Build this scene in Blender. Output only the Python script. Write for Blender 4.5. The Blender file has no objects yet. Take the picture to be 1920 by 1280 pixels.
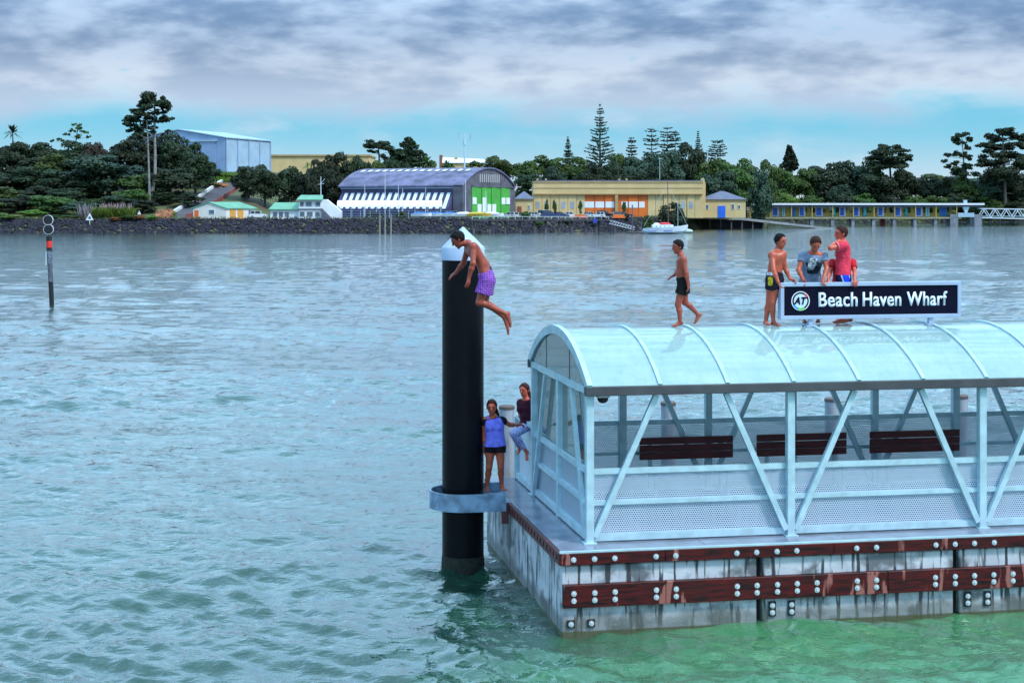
import bpy, math, random
import numpy as np
from mathutils import Vector, Matrix
R = math.radians
random.seed(7); rng = np.random.default_rng(7)
scene = bpy.context.scene
C = scene.collection
# ------------------------------------------------------------------ camera
F, HOR, CH = 3000.0, 388.0, 6.2          # focal length in photo pixels, horizon row, eye height above the water
cam = bpy.data.cameras.new('camera'); camo = bpy.data.objects.new('camera', cam); C.objects.link(camo)
camo.location = (0, 0, CH); camo.rotation_euler = (R(90), 0, 0)
cam.sensor_width = 36; cam.lens = 36 * F / 1920; cam.shift_y = -(640 - HOR) / 1920
cam.clip_start = 0.5; cam.clip_end = 6000
scene.camera = camo
# ------------------------------------------------------------------ world, sun, exposure
SUN_EL, SUN_DIR = 50, Vector((0.55, -0.45, 0.85)).normalized()
w = bpy.data.worlds.new('World'); scene.world = w; w.use_nodes = True
def world_nodes():
    nt = w.node_tree; nt.nodes.clear(); N = nt.nodes.new; L = nt.links.new
    out = N('ShaderNodeOutputWorld'); bg = N('ShaderNodeBackground'); L(bg.outputs[0], out.inputs[0])
    bg.inputs[1].default_value = 0.10
    sky = N('ShaderNodeTexSky'); sky.sky_type = 'NISHITA'; sky.sun_disc = False
    sky.sun_elevation = math.asin(SUN_DIR.z); sky.sun_rotation = math.atan2(SUN_DIR.x, SUN_DIR.y)
    sky.ozone_density = 3.0; sky.dust_density = 0.3
    tc = N('ShaderNodeTexCoord'); sep = N('ShaderNodeSeparateXYZ'); L(tc.outputs['Generated'], sep.inputs[0])
    def math_(op, a, b=None, c=None, clamp=False):
        n = N('ShaderNodeMath'); n.operation = op; n.use_clamp = clamp
        for i, v in enumerate((a, b, c)):
            if v is None: continue
            if isinstance(v, (int, float)): n.inputs[i].default_value = v
            else: L(v, n.inputs[i])
        return n.outputs[0]
    def mix(fac, a, b, mode='MIX'):
        n = N('ShaderNodeMix'); n.data_type = 'RGBA'; n.blend_type = mode
        for s, v in ((n.inputs[0], fac), (n.inputs[6], a), (n.inputs[7], b)):
            if isinstance(v, (int, float)): s.default_value = v
            elif isinstance(v, tuple): s.default_value = (*v, 1)
            else: L(v, s)
        return n.outputs[2]
    def noise(vec, scale, detail, rough=0.55, dist=0.0):
        n = N('ShaderNodeTexNoise'); L(vec, n.inputs['Vector']); n.inputs['Scale'].default_value = scale
        n.inputs['Detail'].default_value = detail; n.inputs['Roughness'].default_value = rough; n.inputs['Distortion'].default_value = dist
        return n.outputs['Fac']
    def mrange(v, a, b, c=0.0, d=1.0):
        n = N('ShaderNodeMapRange'); n.interpolation_type = 'SMOOTHSTEP'; L(v, n.inputs[0])
        for i, x in enumerate((a, b, c, d)): n.inputs[i + 1].default_value = x
        return n.outputs[0]
    z = sep.outputs['Z']
    cx = N('ShaderNodeCombineXYZ'); L(sep.outputs['X'], cx.inputs[0]); L(sep.outputs['Y'], cx.inputs[1]); L(math_('MULTIPLY', z, 3.0), cx.inputs[2])
    big = noise(cx.outputs[0], 5.0, 2); mid = noise(cx.outputs[0], 12.0, 6, 0.5, 0.15); fine = noise(cx.outputs[0], 44.0, 4, 0.5)
    tex = math_('ADD', math_('ADD', math_('MULTIPLY', mid, 0.62), math_('MULTIPLY', big, 0.38)), math_('MULTIPLY', math_('SUBTRACT', fine, 0.5), 0.24))
    # cloud deck: covers the sky above about four degrees, ragged lower edge
    edge = math_('ADD', z, math_('MULTIPLY', math_('SUBTRACT', tex, 0.5), 0.075))
    deck = mrange(edge, 0.046, 0.076)
    gaps = mrange(tex, 0.27, 0.36)
    deck = math_('MULTIPLY', deck, gaps)
    wisps = math_('MULTIPLY', mrange(noise(cx.outputs[0], 9.0, 5), 0.50, 0.72), 0.55)
    cover = math_('MAXIMUM', deck, wisps, clamp=True)
    shade = mrange(tex, 0.38, 0.60)
    low = mrange(z, 0.058, 0.112)                      # brighter, whiter bellies where the deck thins out far away
    dark = mix(low, (4.6, 5.8, 7.5), (1.6, 2.6, 4.3))
    lite = mix(low, (7.2, 8.0, 9.0), (4.2, 5.5, 7.4))
    ccol = mix(shade, lite, dark)
    up = mrange(z, 0.08, 0.30, 1.0, 3.2)                # overcast-like rise, steepened and tinted above the view to brighten the water reflections
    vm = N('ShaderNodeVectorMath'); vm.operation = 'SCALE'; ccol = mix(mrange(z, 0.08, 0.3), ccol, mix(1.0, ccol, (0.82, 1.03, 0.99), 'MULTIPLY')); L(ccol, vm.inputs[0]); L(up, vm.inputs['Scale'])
    haze = mrange(z, 0.0, 0.055)
    clear = mix(haze, (5.8, 7.3, 8.6), (1.6, 5.6, 7.9))
    clear = mix(0.12, clear, sky.outputs[0])
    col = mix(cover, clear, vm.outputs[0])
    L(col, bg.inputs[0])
world_nodes()
sun = bpy.data.lights.new('sun', 'SUN'); suno = bpy.data.objects.new('sun', sun); C.objects.link(suno)
sun.energy = 2.9; sun.angle = R(10); sun.color = (1.0, 0.95, 0.88)
suno.rotation_euler = (-SUN_DIR).to_track_quat('-Z', 'Y').to_euler(); suno.location = (60, -50, 90)
vs = scene.view_settings; vs.view_transform = 'Standard'; vs.look = 'None'; vs.gamma = 1; vs.exposure = 0.12; vs.use_curve_mapping = False
# ------------------------------------------------------------------ helpers
def P(x, y, Y): return Vector(((x - 960) * Y / F, Y, CH - (y - HOR) * Y / F))
def lerp(a, b, t): return a + (b - a) * t
_m = {}
def mat(name, col, rough=0.6, metal=0.0, var=0.15, scale=3.0, bump=0.0, bscale=30.0, spec=0.5, objvar=0.0, emit=None, stretch=(1, 1, 1), col2=None):
    """plain procedural material: base colour broken up by noise, optional fine bump"""
    if name in _m: return _m[name]
    m = bpy.data.materials.new(name); m.use_nodes = True; _m[name] = m
    nt = m.node_tree; b = nt.nodes['Principled BSDF']; N = nt.nodes.new; L = nt.links.new
    b.inputs['Roughness'].default_value = rough; b.inputs['Metallic'].default_value = metal; b.inputs['Specular IOR Level'].default_value = spec
    tc = N('ShaderNodeTexCoord'); mp = N('ShaderNodeMapping'); L(tc.outputs['Object'], mp.inputs[0]); mp.inputs['Scale'].default_value = stretch
    n = N('ShaderNodeTexNoise'); L(mp.outputs[0], n.inputs['Vector']); n.inputs['Scale'].default_value = scale; n.inputs['Detail'].default_value = 6
    r = N('ShaderNodeValToRGB'); L(n.outputs['Fac'], r.inputs[0])
    c2 = col2 or tuple(c * (1 - var) for c in col)
    r.color_ramp.elements[0].position = 0.35; r.color_ramp.elements[0].color = (*c2, 1)
    r.color_ramp.elements[1].position = 0.65; r.color_ramp.elements[1].color = (*[min(1, c * (1 + var * 0.6)) for c in col], 1)
    last = r.outputs[0]
    if objvar:
        oi = N('ShaderNodeObjectInfo'); hs = N('ShaderNodeHueSaturation')
        mr = N('ShaderNodeMapRange'); L(oi.outputs['Random'], mr.inputs[0]); mr.inputs[3].default_value = 1 - objvar; mr.inputs[4].default_value = 1 + objvar
        mh = N('ShaderNodeMapRange'); L(oi.outputs['Random'], mh.inputs[0]); mh.inputs[3].default_value = 0.5 - objvar * 0.07; mh.inputs[4].default_value = 0.5 + objvar * 0.07
        L(mr.outputs[0], hs.inputs['Value']); L(mh.outputs[0], hs.inputs['Hue']); L(last, hs.inputs['Color']); last = hs.outputs[0]
    L(last, b.inputs['Base Color'])
    if bump:
        n2 = N('ShaderNodeTexNoise'); L(mp.outputs[0], n2.inputs['Vector']); n2.inputs['Scale'].default_value = bscale; n2.inputs['Detail'].default_value = 4
        bp = N('ShaderNodeBump'); bp.inputs['Strength'].default_value = bump; bp.inputs['Distance'].default_value = 0.02
        L(n2.outputs['Fac'], bp.inputs['Height']); L(bp.outputs[0], b.inputs['Normal'])
    if emit:
        b.inputs['Emission Color'].default_value = (*emit[0], 1); b.inputs['Emission Strength'].default_value = emit[1]
    return m
def tag(o, label=None, cat=None, group=None, kind=None):
    if label: o['label'] = label
    if cat: o['category'] = cat
    if group: o['group'] = group
    if kind: o['kind'] = kind
    return o
def thing(name, label, cat, loc=(0, 0, 0), group=None):
    o = bpy.data.objects.new(name, None); C.objects.link(o); o.location = loc; o.empty_display_size = 0.1
    return tag(o, label, cat, group)
def root_loc(p):
    v = Vector((0, 0, 0))
    while p is not None: v += Vector(p.location); p = p.parent
    return v
def mesh_np(name, V, Fq, smooth=False):
    """numpy verts and one face array (n,3) or (n,4)"""
    me = bpy.data.meshes.new(name); V = np.asarray(V, np.float32); Fq = np.asarray(Fq, np.int32); k = Fq.shape[1]
    me.vertices.add(len(V)); me.vertices.foreach_set('co', V.ravel())
    me.loops.add(Fq.size); me.loops.foreach_set('vertex_index', Fq.ravel())
    me.polygons.add(len(Fq)); me.polygons.foreach_set('loop_start', np.arange(0, Fq.size, k, dtype=np.int32))
    me.polygons.foreach_set('loop_total', np.full(len(Fq), k, np.int32))
    if smooth: me.polygons.foreach_set('use_smooth', np.ones(len(Fq), bool))
    me.update(calc_edges=True); return me
def link(name, me, m, parent=None, loc=(0, 0, 0)):
    o = bpy.data.objects.new(name, me); C.objects.link(o); o.location = loc
    if parent is not None: o.parent = parent
    if m is not None and not me.materials: me.materials.append(m)
    return o
class MB:
    """collects boxes, beams, tubes; world coordinates (or a local frame M)"""
    def __init__(s, M=None): s.v = []; s.f = []; s.M = M; s.sm = False
    def add(s, vs, fs):
        n = len(s.v)
        for p in vs:
            p = Vector(p); s.v.append(s.M @ p if s.M is not None else p)
        s.f += [tuple(i + n for i in f) for f in fs]; return s
    def box(s, x0, x1, y0, y1, z0, z1):
        vs = [(x, y, z) for z in (z0, z1) for y in (y0, y1) for x in (x0, x1)]
        return s.add(vs, [(0, 2, 3, 1), (4, 5, 7, 6), (0, 1, 5, 4), (2, 6, 7, 3), (0, 4, 6, 2), (1, 3, 7, 5)])
    def beam(s, a, b, w, h, up=(0, 0, 1)):
        a, b = Vector(a), Vector(b); d = (b - a).normalized(); u = Vector(up)
        if abs(d.dot(u)) > 0.99: u = Vector((0, 1, 0))
        sx = d.cross(u).normalized() * (w / 2); su = sx.normalized().cross(d).normalized() * (h / 2)
        vs = [q + i * sx + j * su for q in (a, b) for i, j in ((-1, -1), (1, -1), (1, 1), (-1, 1))]
        return s.add(vs, [(0, 1, 2, 3), (7, 6, 5, 4), (0, 4, 5, 1), (1, 5, 6, 2), (2, 6, 7, 3), (3, 7, 4, 0)])
    def tube(s, a, b, r0, r1=None, n=12, cap=True):
        r1 = r0 if r1 is None else r1; a, b = Vector(a), Vector(b); d = (b - a).normalized()
        u = Vector((0, 0, 1)) if abs(d.z) < 0.9 else Vector((1, 0, 0)); x = d.cross(u).normalized(); y = d.cross(x)
        vs = [q + (x * math.cos(t) + y * math.sin(t)) * r for q, r in ((a, r0), (b, r1)) for t in [2 * math.pi * i / n for i in range(n)]]
        fs = [(i, (i + 1) % n, n + (i + 1) % n, n + i) for i in range(n)]
        if cap: fs += [tuple(range(n - 1, -1, -1)), tuple(range(n, 2 * n))]
        return s.add(vs, fs)
    def path(s, pts, r, n=8):
        for a, b in zip(pts, pts[1:]): s.tube(a, b, r, r, n)
        return s
    def prism(s, poly, d):
        """polygon (3d points in order) extruded along vector d"""
        poly = [Vector(p) for p in poly]; d = Vector(d); n = len(poly)
        return s.add(poly + [p + d for p in poly], [tuple(range(n - 1, -1, -1)), tuple(range(n, 2 * n))] + [(i, (i + 1) % n, n + (i + 1) % n, n + i) for i in range(n)])
    def lathe(s, c, prof, n=24):
        c = Vector(c); vs = []
        for r, z in prof: vs += [c + Vector((r * math.cos(2 * math.pi * i / n), r * math.sin(2 * math.pi * i / n), z)) for i in range(n)]
        fs = []
        for k in range(len(prof) - 1):
            fs += [(k * n + i, k * n + (i + 1) % n, (k + 1) * n + (i + 1) % n, (k + 1) * n + i) for i in range(n)]
        fs += [tuple(range(n - 1, -1, -1)), tuple((len(prof) - 1) * n + i for i in range(n))]
        return s.add(vs, fs)
    def ell(s, c, r, nu=12, nv=8, M=None):
        c = Vector(c); vs = []; M = M or Matrix.Identity(3)
        for j in range(nv + 1):
            t = math.pi * j / nv
            for i in range(nu):
                a = 2 * math.pi * i / nu
                vs.append(c + M @ Vector((r[0] * math.sin(t) * math.cos(a), r[1] * math.sin(t) * math.sin(a), r[2] * math.cos(t))))
        return s.add(vs, [(j * nu + i, (j + 1) * nu + i, (j + 1) * nu + (i + 1) % nu, j * nu + (i + 1) % nu) for j in range(nv) for i in range(nu)])
    def build(s, name, m, parent=None, smooth=False, bevel=0.0):
        o0 = root_loc(parent); me = bpy.data.meshes.new(name)
        me.from_pydata([tuple(v - o0) for v in s.v], [], s.f); me.update()
        import bmesh
        bm = bmesh.new(); bm.from_mesh(me); bmesh.ops.recalc_face_normals(bm, faces=bm.faces)
        if bevel: bmesh.ops.bevel(bm, geom=list(bm.edges), offset=bevel, segments=1, affect='EDGES')
        bm.to_mesh(me); bm.free()
        o = link(name, me, m, parent)
        if smooth:
            me.polygons.foreach_set('use_smooth', [True] * len(me.polygons))
            if hasattr(me, 'set_sharp_from_angle'): me.set_sharp_from_angle(angle=R(40))
        return o
# ------------------------------------------------------------------ materials
def water_mat():
    m = bpy.data.materials.new('water'); m.use_nodes = True; nt = m.node_tree; N = nt.nodes.new; L = nt.links.new
    b = nt.nodes['Principled BSDF']; b.inputs['Roughness'].default_value = 0.04; b.inputs['IOR'].default_value = 1.5
    tc = N('ShaderNodeTexCoord')
    def noise(scale, stretch, detail=4, dist=0.0, rough=0.55, kind='FBM'):
        mp = N('ShaderNodeMapping'); L(tc.outputs['Object'], mp.inputs[0]); mp.inputs['Scale'].default_value = stretch; mp.inputs['Rotation'].default_value = (0, 0, R(12))
        n = N('ShaderNodeTexNoise'); L(mp.outputs[0], n.inputs['Vector']); n.inputs['Scale'].default_value = scale; n.inputs['Detail'].default_value = detail
        n.noise_type = kind; n.inputs['Distortion'].default_value = dist; n.inputs['Roughness'].default_value = rough; return n.outputs['Fac']
    r = N('ShaderNodeValToRGB'); L(noise(0.09, (1, 1, 1), 5), r.inputs[0])
    r.color_ramp.elements[0].position = 0.35; r.color_ramp.elements[0].color = (0.009, 0.040, 0.026, 1)
    r.color_ramp.elements[1].position = 0.7; r.color_ramp.elements[1].color = (0.015, 0.062, 0.040, 1)
    # base painted greener and lighter where the pontoon's reflection blocks the sky sheen
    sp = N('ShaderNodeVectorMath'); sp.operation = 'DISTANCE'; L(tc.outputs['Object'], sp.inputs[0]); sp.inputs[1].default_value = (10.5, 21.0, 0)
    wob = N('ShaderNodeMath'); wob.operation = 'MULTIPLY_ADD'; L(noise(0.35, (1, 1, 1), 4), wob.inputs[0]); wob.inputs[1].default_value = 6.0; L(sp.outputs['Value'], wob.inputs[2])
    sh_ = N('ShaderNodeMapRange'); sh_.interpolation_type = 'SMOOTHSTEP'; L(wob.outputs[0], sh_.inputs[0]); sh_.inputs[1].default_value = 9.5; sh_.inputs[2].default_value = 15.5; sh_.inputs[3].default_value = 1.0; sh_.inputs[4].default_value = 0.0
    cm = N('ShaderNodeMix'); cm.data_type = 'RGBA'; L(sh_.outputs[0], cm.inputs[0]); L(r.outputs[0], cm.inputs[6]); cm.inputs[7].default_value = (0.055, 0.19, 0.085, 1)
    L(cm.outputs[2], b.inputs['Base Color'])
    def mul(a, k):
        n = N('ShaderNodeMath'); n.operation = 'MULTIPLY'; L(a, n.inputs[0]); n.inputs[1].default_value = k; return n.outputs[0]
    def add(a, c):
        n = N('ShaderNodeMath'); n.operation = 'ADD'; L(a, n.inputs[0]); L(c, n.inputs[1]); return n.outputs[0]
    h = add(add(mul(noise(0.8, (0.6, 1, 1), 4, 0.5), 0.075), mul(noise(1.7, (0.55, 1, 1), 3, 0.4, 0.5, 'RIDGED_MULTIFRACTAL'), 0.020)), add(mul(noise(4.2, (0.6, 1, 1), 3, 0.6), 0.036), mul(noise(12.0, (0.7, 1, 1), 3, 0.3), 0.010)))
    bp = N('ShaderNodeBump'); bp.inputs['Strength'].default_value = 1.0; bp.inputs['Distance'].default_value = 1.0
    L(h, bp.inputs['Height']); L(bp.outputs[0], b.inputs['Normal']); L(bp.outputs[0], b.inputs['Coat Normal'])
    b.inputs['Coat Weight'].default_value = 0.75; b.inputs['Coat Roughness'].default_value = 0.05; b.inputs['Coat IOR'].default_value = 1.45
    return m
def streak_mat(name, base, stain, amount=0.5, top=None):
    """concrete with damp runs hanging down from the timbers and a darker weed line by the water"""
    m = bpy.data.materials.new(name); m.use_nodes = True; nt = m.node_tree; N = nt.nodes.new; L = nt.links.new
    b = nt.nodes['Principled BSDF']; b.inputs['Roughness'].default_value = 0.55
    ge = N('ShaderNodeNewGeometry')
    def noise(stretch, scale, detail=5):
        mp = N('ShaderNodeMapping'); L(ge.outputs['Position'], mp.inputs[0]); mp.inputs['Scale'].default_value = stretch
        n = N('ShaderNodeTexNoise'); L(mp.outputs[0], n.inputs['Vector']); n.inputs['Scale'].default_value = scale; n.inputs['Detail'].default_value = detail; return n.outputs['Fac']
    def ramp(v, p0, c0, p1, c1):
        r = N('ShaderNodeValToRGB'); L(v, r.inputs[0]); e = r.color_ramp.elements
        e[0].position = p0; e[0].color = (*c0, 1); e[1].position = p1; e[1].color = (*c1, 1); return r.outputs[0]
    def mx(fac, a, c):
        n = N('ShaderNodeMix'); n.data_type = 'RGBA'; L(fac, n.inputs[0]); L(a, n.inputs[6])
        if isinstance(c, tuple): n.inputs[7].default_value = (*c, 1)
        else: L(c, n.inputs[7])
        return n.outputs[2]
    col = ramp(noise((1, 1, 1), 3.0), 0.3, tuple(x * 0.72 for x in base), 0.7, base)
    runs = ramp(noise((1, 1, 0.10), 11.0, 5), 0.55, (0, 0, 0), 0.62, (amount,) * 3)
    col = mx(runs, col, stain)
    blot = ramp(noise((1, 1, 1.1), 2.4, 7), 0.50, (0, 0, 0), 0.62, (amount * 0.8,) * 3)
    col = mx(blot, col, tuple(x * 1.7 for x in stain))
    sp = N('ShaderNodeSeparateXYZ'); L(ge.outputs['Position'], sp.inputs[0])
    wob = N('ShaderNodeMath'); wob.operation = 'MULTIPLY_ADD'; L(noise((1, 1, 1), 2.5), wob.inputs[0]); wob.inputs[1].default_value = -0.35; L(sp.outputs['Z'], wob.inputs[2])
    wet = ramp(wob.outputs[0], 0.0, (0.7,) * 3, 0.14, (0, 0, 0)); col = mx(wet, col, (0.10, 0.11, 0.10))
    weed = ramp(wob.outputs[0], 0.0, (0.9,) * 3, 0.02, (0, 0, 0))
    sub = N('ShaderNodeMath'); sub.operation = 'SUBTRACT'; L(sp.outputs['Z'], sub.inputs[0]); sub.inputs[1].default_value = 0.03
    weed = ramp(sub.outputs[0], 0.0, (0.85,) * 3, 0.02, (0, 0, 0)); col = mx(weed, col, (0.055, 0.06, 0.016))
    L(col, b.inputs['Base Color'])
    bp = N('ShaderNodeBump'); bp.inputs['Strength'].default_value = 0.3; bp.inputs['Distance'].default_value = 0.02; L(noise((1, 1, 1), 25.0), bp.inputs['Height']); L(bp.outputs[0], b.inputs['Normal'])
    return m
def timber_mat():
    m = bpy.data.materials.new('hardwood'); m.use_nodes = True; nt = m.node_tree; N = nt.nodes.new; L = nt.links.new
    b = nt.nodes['Principled BSDF']; b.inputs['Roughness'].default_value = 0.45; b.inputs['Specular IOR Level'].default_value = 0.3
    ge = N('ShaderNodeNewGeometry')
    def noise(stretch, scale, detail=5):
        mp = N('ShaderNodeMapping'); L(ge.outputs['Position'], mp.inputs[0]); mp.inputs['Scale'].default_value = stretch
        n = N('ShaderNodeTexNoise'); L(mp.outputs[0], n.inputs['Vector']); n.inputs['Scale'].default_value = scale; n.inputs['Detail'].default_value = detail; return n.outputs['Fac']
    r = N('ShaderNodeValToRGB'); L(noise((1, 1, 9), 3.0), r.inputs[0]); e = r.color_ramp.elements
    e[0].position = 0.35; e[0].color = (0.008, 0.002, 0.0025, 1); e[1].position = 0.72; e[1].color = (0.105, 0.005, 0.006, 1)
    q = N('ShaderNodeValToRGB'); L(noise((1.0, 1.0, 0.22), 4.5, 8), q.inputs[0]); e = q.color_ramp.elements
    e[0].position = 0.615; e[0].color = (0, 0, 0, 1); e[1].position = 0.65; e[1].color = (0.8, 0.8, 0.8, 1)
    n = N('ShaderNodeMix'); n.data_type = 'RGBA'; L(q.outputs[0], n.inputs[0]); L(r.outputs[0], n.inputs[6]); n.inputs[7].default_value = (0.34, 0.13, 0.11, 1)
    L(n.outputs[2], b.inputs['Base Color']); return m
def mesh_mat():
    """perforated steel sheet: hexagonal grid of holes cut out with transparency"""
    m = bpy.data.materials.new('perforated_steel'); m.use_nodes = True; nt = m.node_tree; N = nt.nodes.new; L = nt.links.new
    b = nt.nodes['Principled BSDF']; out = nt.nodes['Material Output']; b.inputs['Base Color'].default_value = (0.50, 0.61, 0.74, 1)
    b.inputs['Metallic'].default_value = 0.25; b.inputs['Roughness'].default_value = 0.45
    tr = N('ShaderNodeBsdfTransparent'); mx = N('ShaderNodeMixShader')
    uv = N('ShaderNodeUVMap'); uv.uv_map = 'UVMap'
    s = N('ShaderNodeSeparateXYZ'); L(uv.outputs[0], s.inputs[0])
    def M(op, a, c=None):
        n = N('ShaderNodeMath'); n.operation = op
        for i, v in enumerate((a, c)):
            if v is None: continue
            if isinstance(v, (int, float)): n.inputs[i].default_value = v
            else: L(v, n.inputs[i])
        return n.outputs[0]
    pu, pv = 0.036, 0.031
    row = M('FLOOR', M('DIVIDE', s.outputs[1], pv)); odd = M('MULTIPLY', M('FLOORED_MODULO', row, 2.0), 0.5)
    fu = M('SUBTRACT', M('FRACT', M('ADD', M('DIVIDE', s.outputs[0], pu), odd)), 0.5); fv = M('SUBTRACT', M('FRACT', M('DIVIDE', s.outputs[1], pv)), 0.5)
    d = M('SQRT', M('ADD', M('POWER', M('ABSOLUTE', fu), 2.0), M('POWER', M('ABSOLUTE', fv), 2.0)))
    hole = M('LESS_THAN', d, 0.33)
    L(hole, mx.inputs[0]); L(b.outputs[0], mx.inputs[1]); L(tr.outputs[0], mx.inputs[2]); L(mx.outputs[0], out.inputs['Surface']); return m
def thin_glass(name, tint=(0.86, 0.95, 0.95), refl=0.10, haze=0.0, hazecol=(0.7, 0.85, 0.85)):
    m = bpy.data.materials.new(name); m.use_nodes = True; nt = m.node_tree; N = nt.nodes.new; L = nt.links.new
    nt.nodes.remove(nt.nodes['Principled BSDF']); out = nt.nodes['Material Output']
    tr = N('ShaderNodeBsdfTransparent'); tr.inputs[0].default_value = (*tint, 1)
    gl = N('ShaderNodeBsdfGlossy'); gl.inputs['Roughness'].default_value = 0.02
    lw = N('ShaderNodeFresnel'); lw.inputs[0].default_value = 1.5
    ad = N('ShaderNodeMath'); ad.operation = 'ADD'; L(lw.outputs[0], ad.inputs[0]); ad.inputs[1].default_value = refl; ad.use_clamp = True
    mx = N('ShaderNodeMixShader'); L(ad.outputs[0], mx.inputs[0]); L(tr.outputs[0], mx.inputs[1]); L(gl.outputs[0], mx.inputs[2]); last = mx.outputs[0]
    if haze:
        df = N('ShaderNodeBsdfDiffuse'); df.inputs[0].default_value = (*hazecol, 1); m2 = N('ShaderNodeMixShader'); m2.inputs[0].default_value = haze
        L(last, m2.inputs[1]); L(df.outputs[0], m2.inputs[2]); last = m2.outputs[0]
    L(last, out.inputs['Surface']); return m
def roof_mat():
    """opal polycarbonate: pale turquoise, lets some light through, mirror-like top skin"""
    m = bpy.data.materials.new('opal_polycarbonate'); m.use_nodes = True; nt = m.node_tree; N = nt.nodes.new; L = nt.links.new
    nt.nodes.remove(nt.nodes['Principled BSDF']); out = nt.nodes['Material Output']
    tc = N('ShaderNodeTexCoord'); n = N('ShaderNodeTexNoise'); L(tc.outputs['Object'], n.inputs['Vector']); n.inputs['Scale'].default_value = 1.6; n.inputs['Detail'].default_value = 6
    r = N('ShaderNodeValToRGB'); L(n.outputs['Fac'], r.inputs[0]); e = r.color_ramp.elements
    e[0].position = 0.3; e[0].color = (0.40, 0.62, 0.64, 1); e[1].position = 0.7; e[1].color = (0.52, 0.72, 0.73, 1)
    mp = N('ShaderNodeMapping'); L(tc.outputs['Object'], mp.inputs[0]); mp.inputs['Scale'].default_value = (5, 1.6, 1.6)
    n3 = N('ShaderNodeTexNoise'); L(mp.outputs[0], n3.inputs['Vector']); n3.inputs['Scale'].default_value = 2.2; n3.inputs['Detail'].default_value = 7; n3.inputs['Roughness'].default_value = 0.7
    r3 = N('ShaderNodeValToRGB'); L(n3.outputs['Fac'], r3.inputs[0]); e = r3.color_ramp.elements; e[0].position = 0.30; e[0].color = (0.62, 0.66, 0.62, 1); e[1].position = 0.52; e[1].color = (1, 1, 1, 1)
    mu = N('ShaderNodeMix'); mu.data_type = 'RGBA'; mu.blend_type = 'MULTIPLY'; mu.inputs[0].default_value = 0.35; L(r.outputs[0], mu.inputs[6]); L(r3.outputs[0], mu.inputs[7])
    df = N('ShaderNodeBsdfDiffuse'); tl = N('ShaderNodeBsdfTranslucent'); L(mu.outputs[2], df.inputs[0]); tl.inputs[0].default_value = (0.62, 0.78, 0.66, 1)
    a = N('ShaderNodeMixShader'); a.inputs[0].default_value = 0.38; L(df.outputs[0], a.inputs[1]); L(tl.outputs[0], a.inputs[2])
    gl = N('ShaderNodeBsdfGlossy'); gl.inputs['Roughness'].default_value = 0.035
    fr = N('ShaderNodeFresnel'); fr.inputs[0].default_value = 1.8
    c = N('ShaderNodeMixShader'); L(fr.outputs[0], c.inputs[0]); L(a.outputs[0], c.inputs[1]); L(gl.outputs[0], c.inputs[2])
    bp = N('ShaderNodeBump'); bp.inputs['Strength'].default_value = 0.12; bp.inputs['Distance'].default_value = 0.02
    n2 = N('ShaderNodeTexNoise'); L(tc.outputs['Object'], n2.inputs['Vector']); n2.inputs['Scale'].default_value = 5; L(n2.outputs['Fac'], bp.inputs['Height'])
    L(bp.outputs[0], gl.inputs['Normal']); L(bp.outputs[0], fr.inputs['Normal'])
    L(c.outputs[0], out.inputs['Surface']); return m
GALV = mat('galvanised_steel', (0.47, 0.66, 0.74), 0.42, 0.30, 0.14, 5.0, 0.08, 40)
GALVD = mat('weathered_galvanised', (0.25, 0.37, 0.52), 0.5, 0.35, 0.35, 6.0, 0.1, 30)
DARKM = mat('dark_gutter', (0.07, 0.075, 0.085), 0.5, 0.2, 0.2)
BLACK = mat('black_plastic_sleeve', (0.0022, 0.0024, 0.0048), 0.38, 0, 0.3, 4.0, 0.05, 12, 0.16)
WHITEP = mat('white_paint', (0.72, 0.75, 0.80), 0.5, 0, 0.08)
CONC = streak_mat('pontoon_concrete', (0.56, 0.60, 0.66), (0.026, 0.028, 0.032), 0.95)
TIMB = timber_mat()
BOLT = mat('bolt_zinc', (0.62, 0.68, 0.72), 0.35, 0.5, 0.1, 20)
RUSTY = mat('red_primed_channel', (0.11, 0.032, 0.032), 0.5, 0.1, 0.35, 8)
PERF = mesh_mat(); GLASS = thin_glass('clear_glazing'); GLASSH = thin_glass('dusty_glazing', (0.85, 0.93, 0.90), 0.06, 0.10); ROOF = roof_mat()
DECK = mat('wet_deck', (0.20, 0.22, 0.29), 0.16, 0, 0.25, 2.5, 0.05, 60)
# ------------------------------------------------------------------ water
def wave_field(X, Y, cell):
    r = np.random.default_rng(3); z = np.zeros_like(X)
    for i in range(64):
        lam = 0.36 * (13 ** (i / 63.0)); k = 2 * math.pi / lam; th = r.normal(R(74), R(30)); ph = r.uniform(0, 6.28)
        a = 0.0076 * lam ** 0.42 * r.uniform(0.5, 1.3)
        at = np.clip((lam / np.maximum(cell, 1e-6) - 2.2) / 3.0, 0, 1)
        s = np.sin(k * (X * math.cos(th) + Y * math.sin(th)) + ph)
        z += a * at * (s + 0.25 * (s * s - 0.5))
    gust = np.zeros_like(X)                               # gusts: rougher and calmer patches of water
    for i in range(14):
        lam = r.uniform(7, 38); th = r.normal(R(85), R(28)); gust += np.sin(2 * math.pi / lam * (X * math.cos(th) + Y * math.sin(th)) + r.uniform(0, 6.28))
    return z * np.clip(0.66 + 0.11 * gust, 0.3, 0.95)
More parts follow.
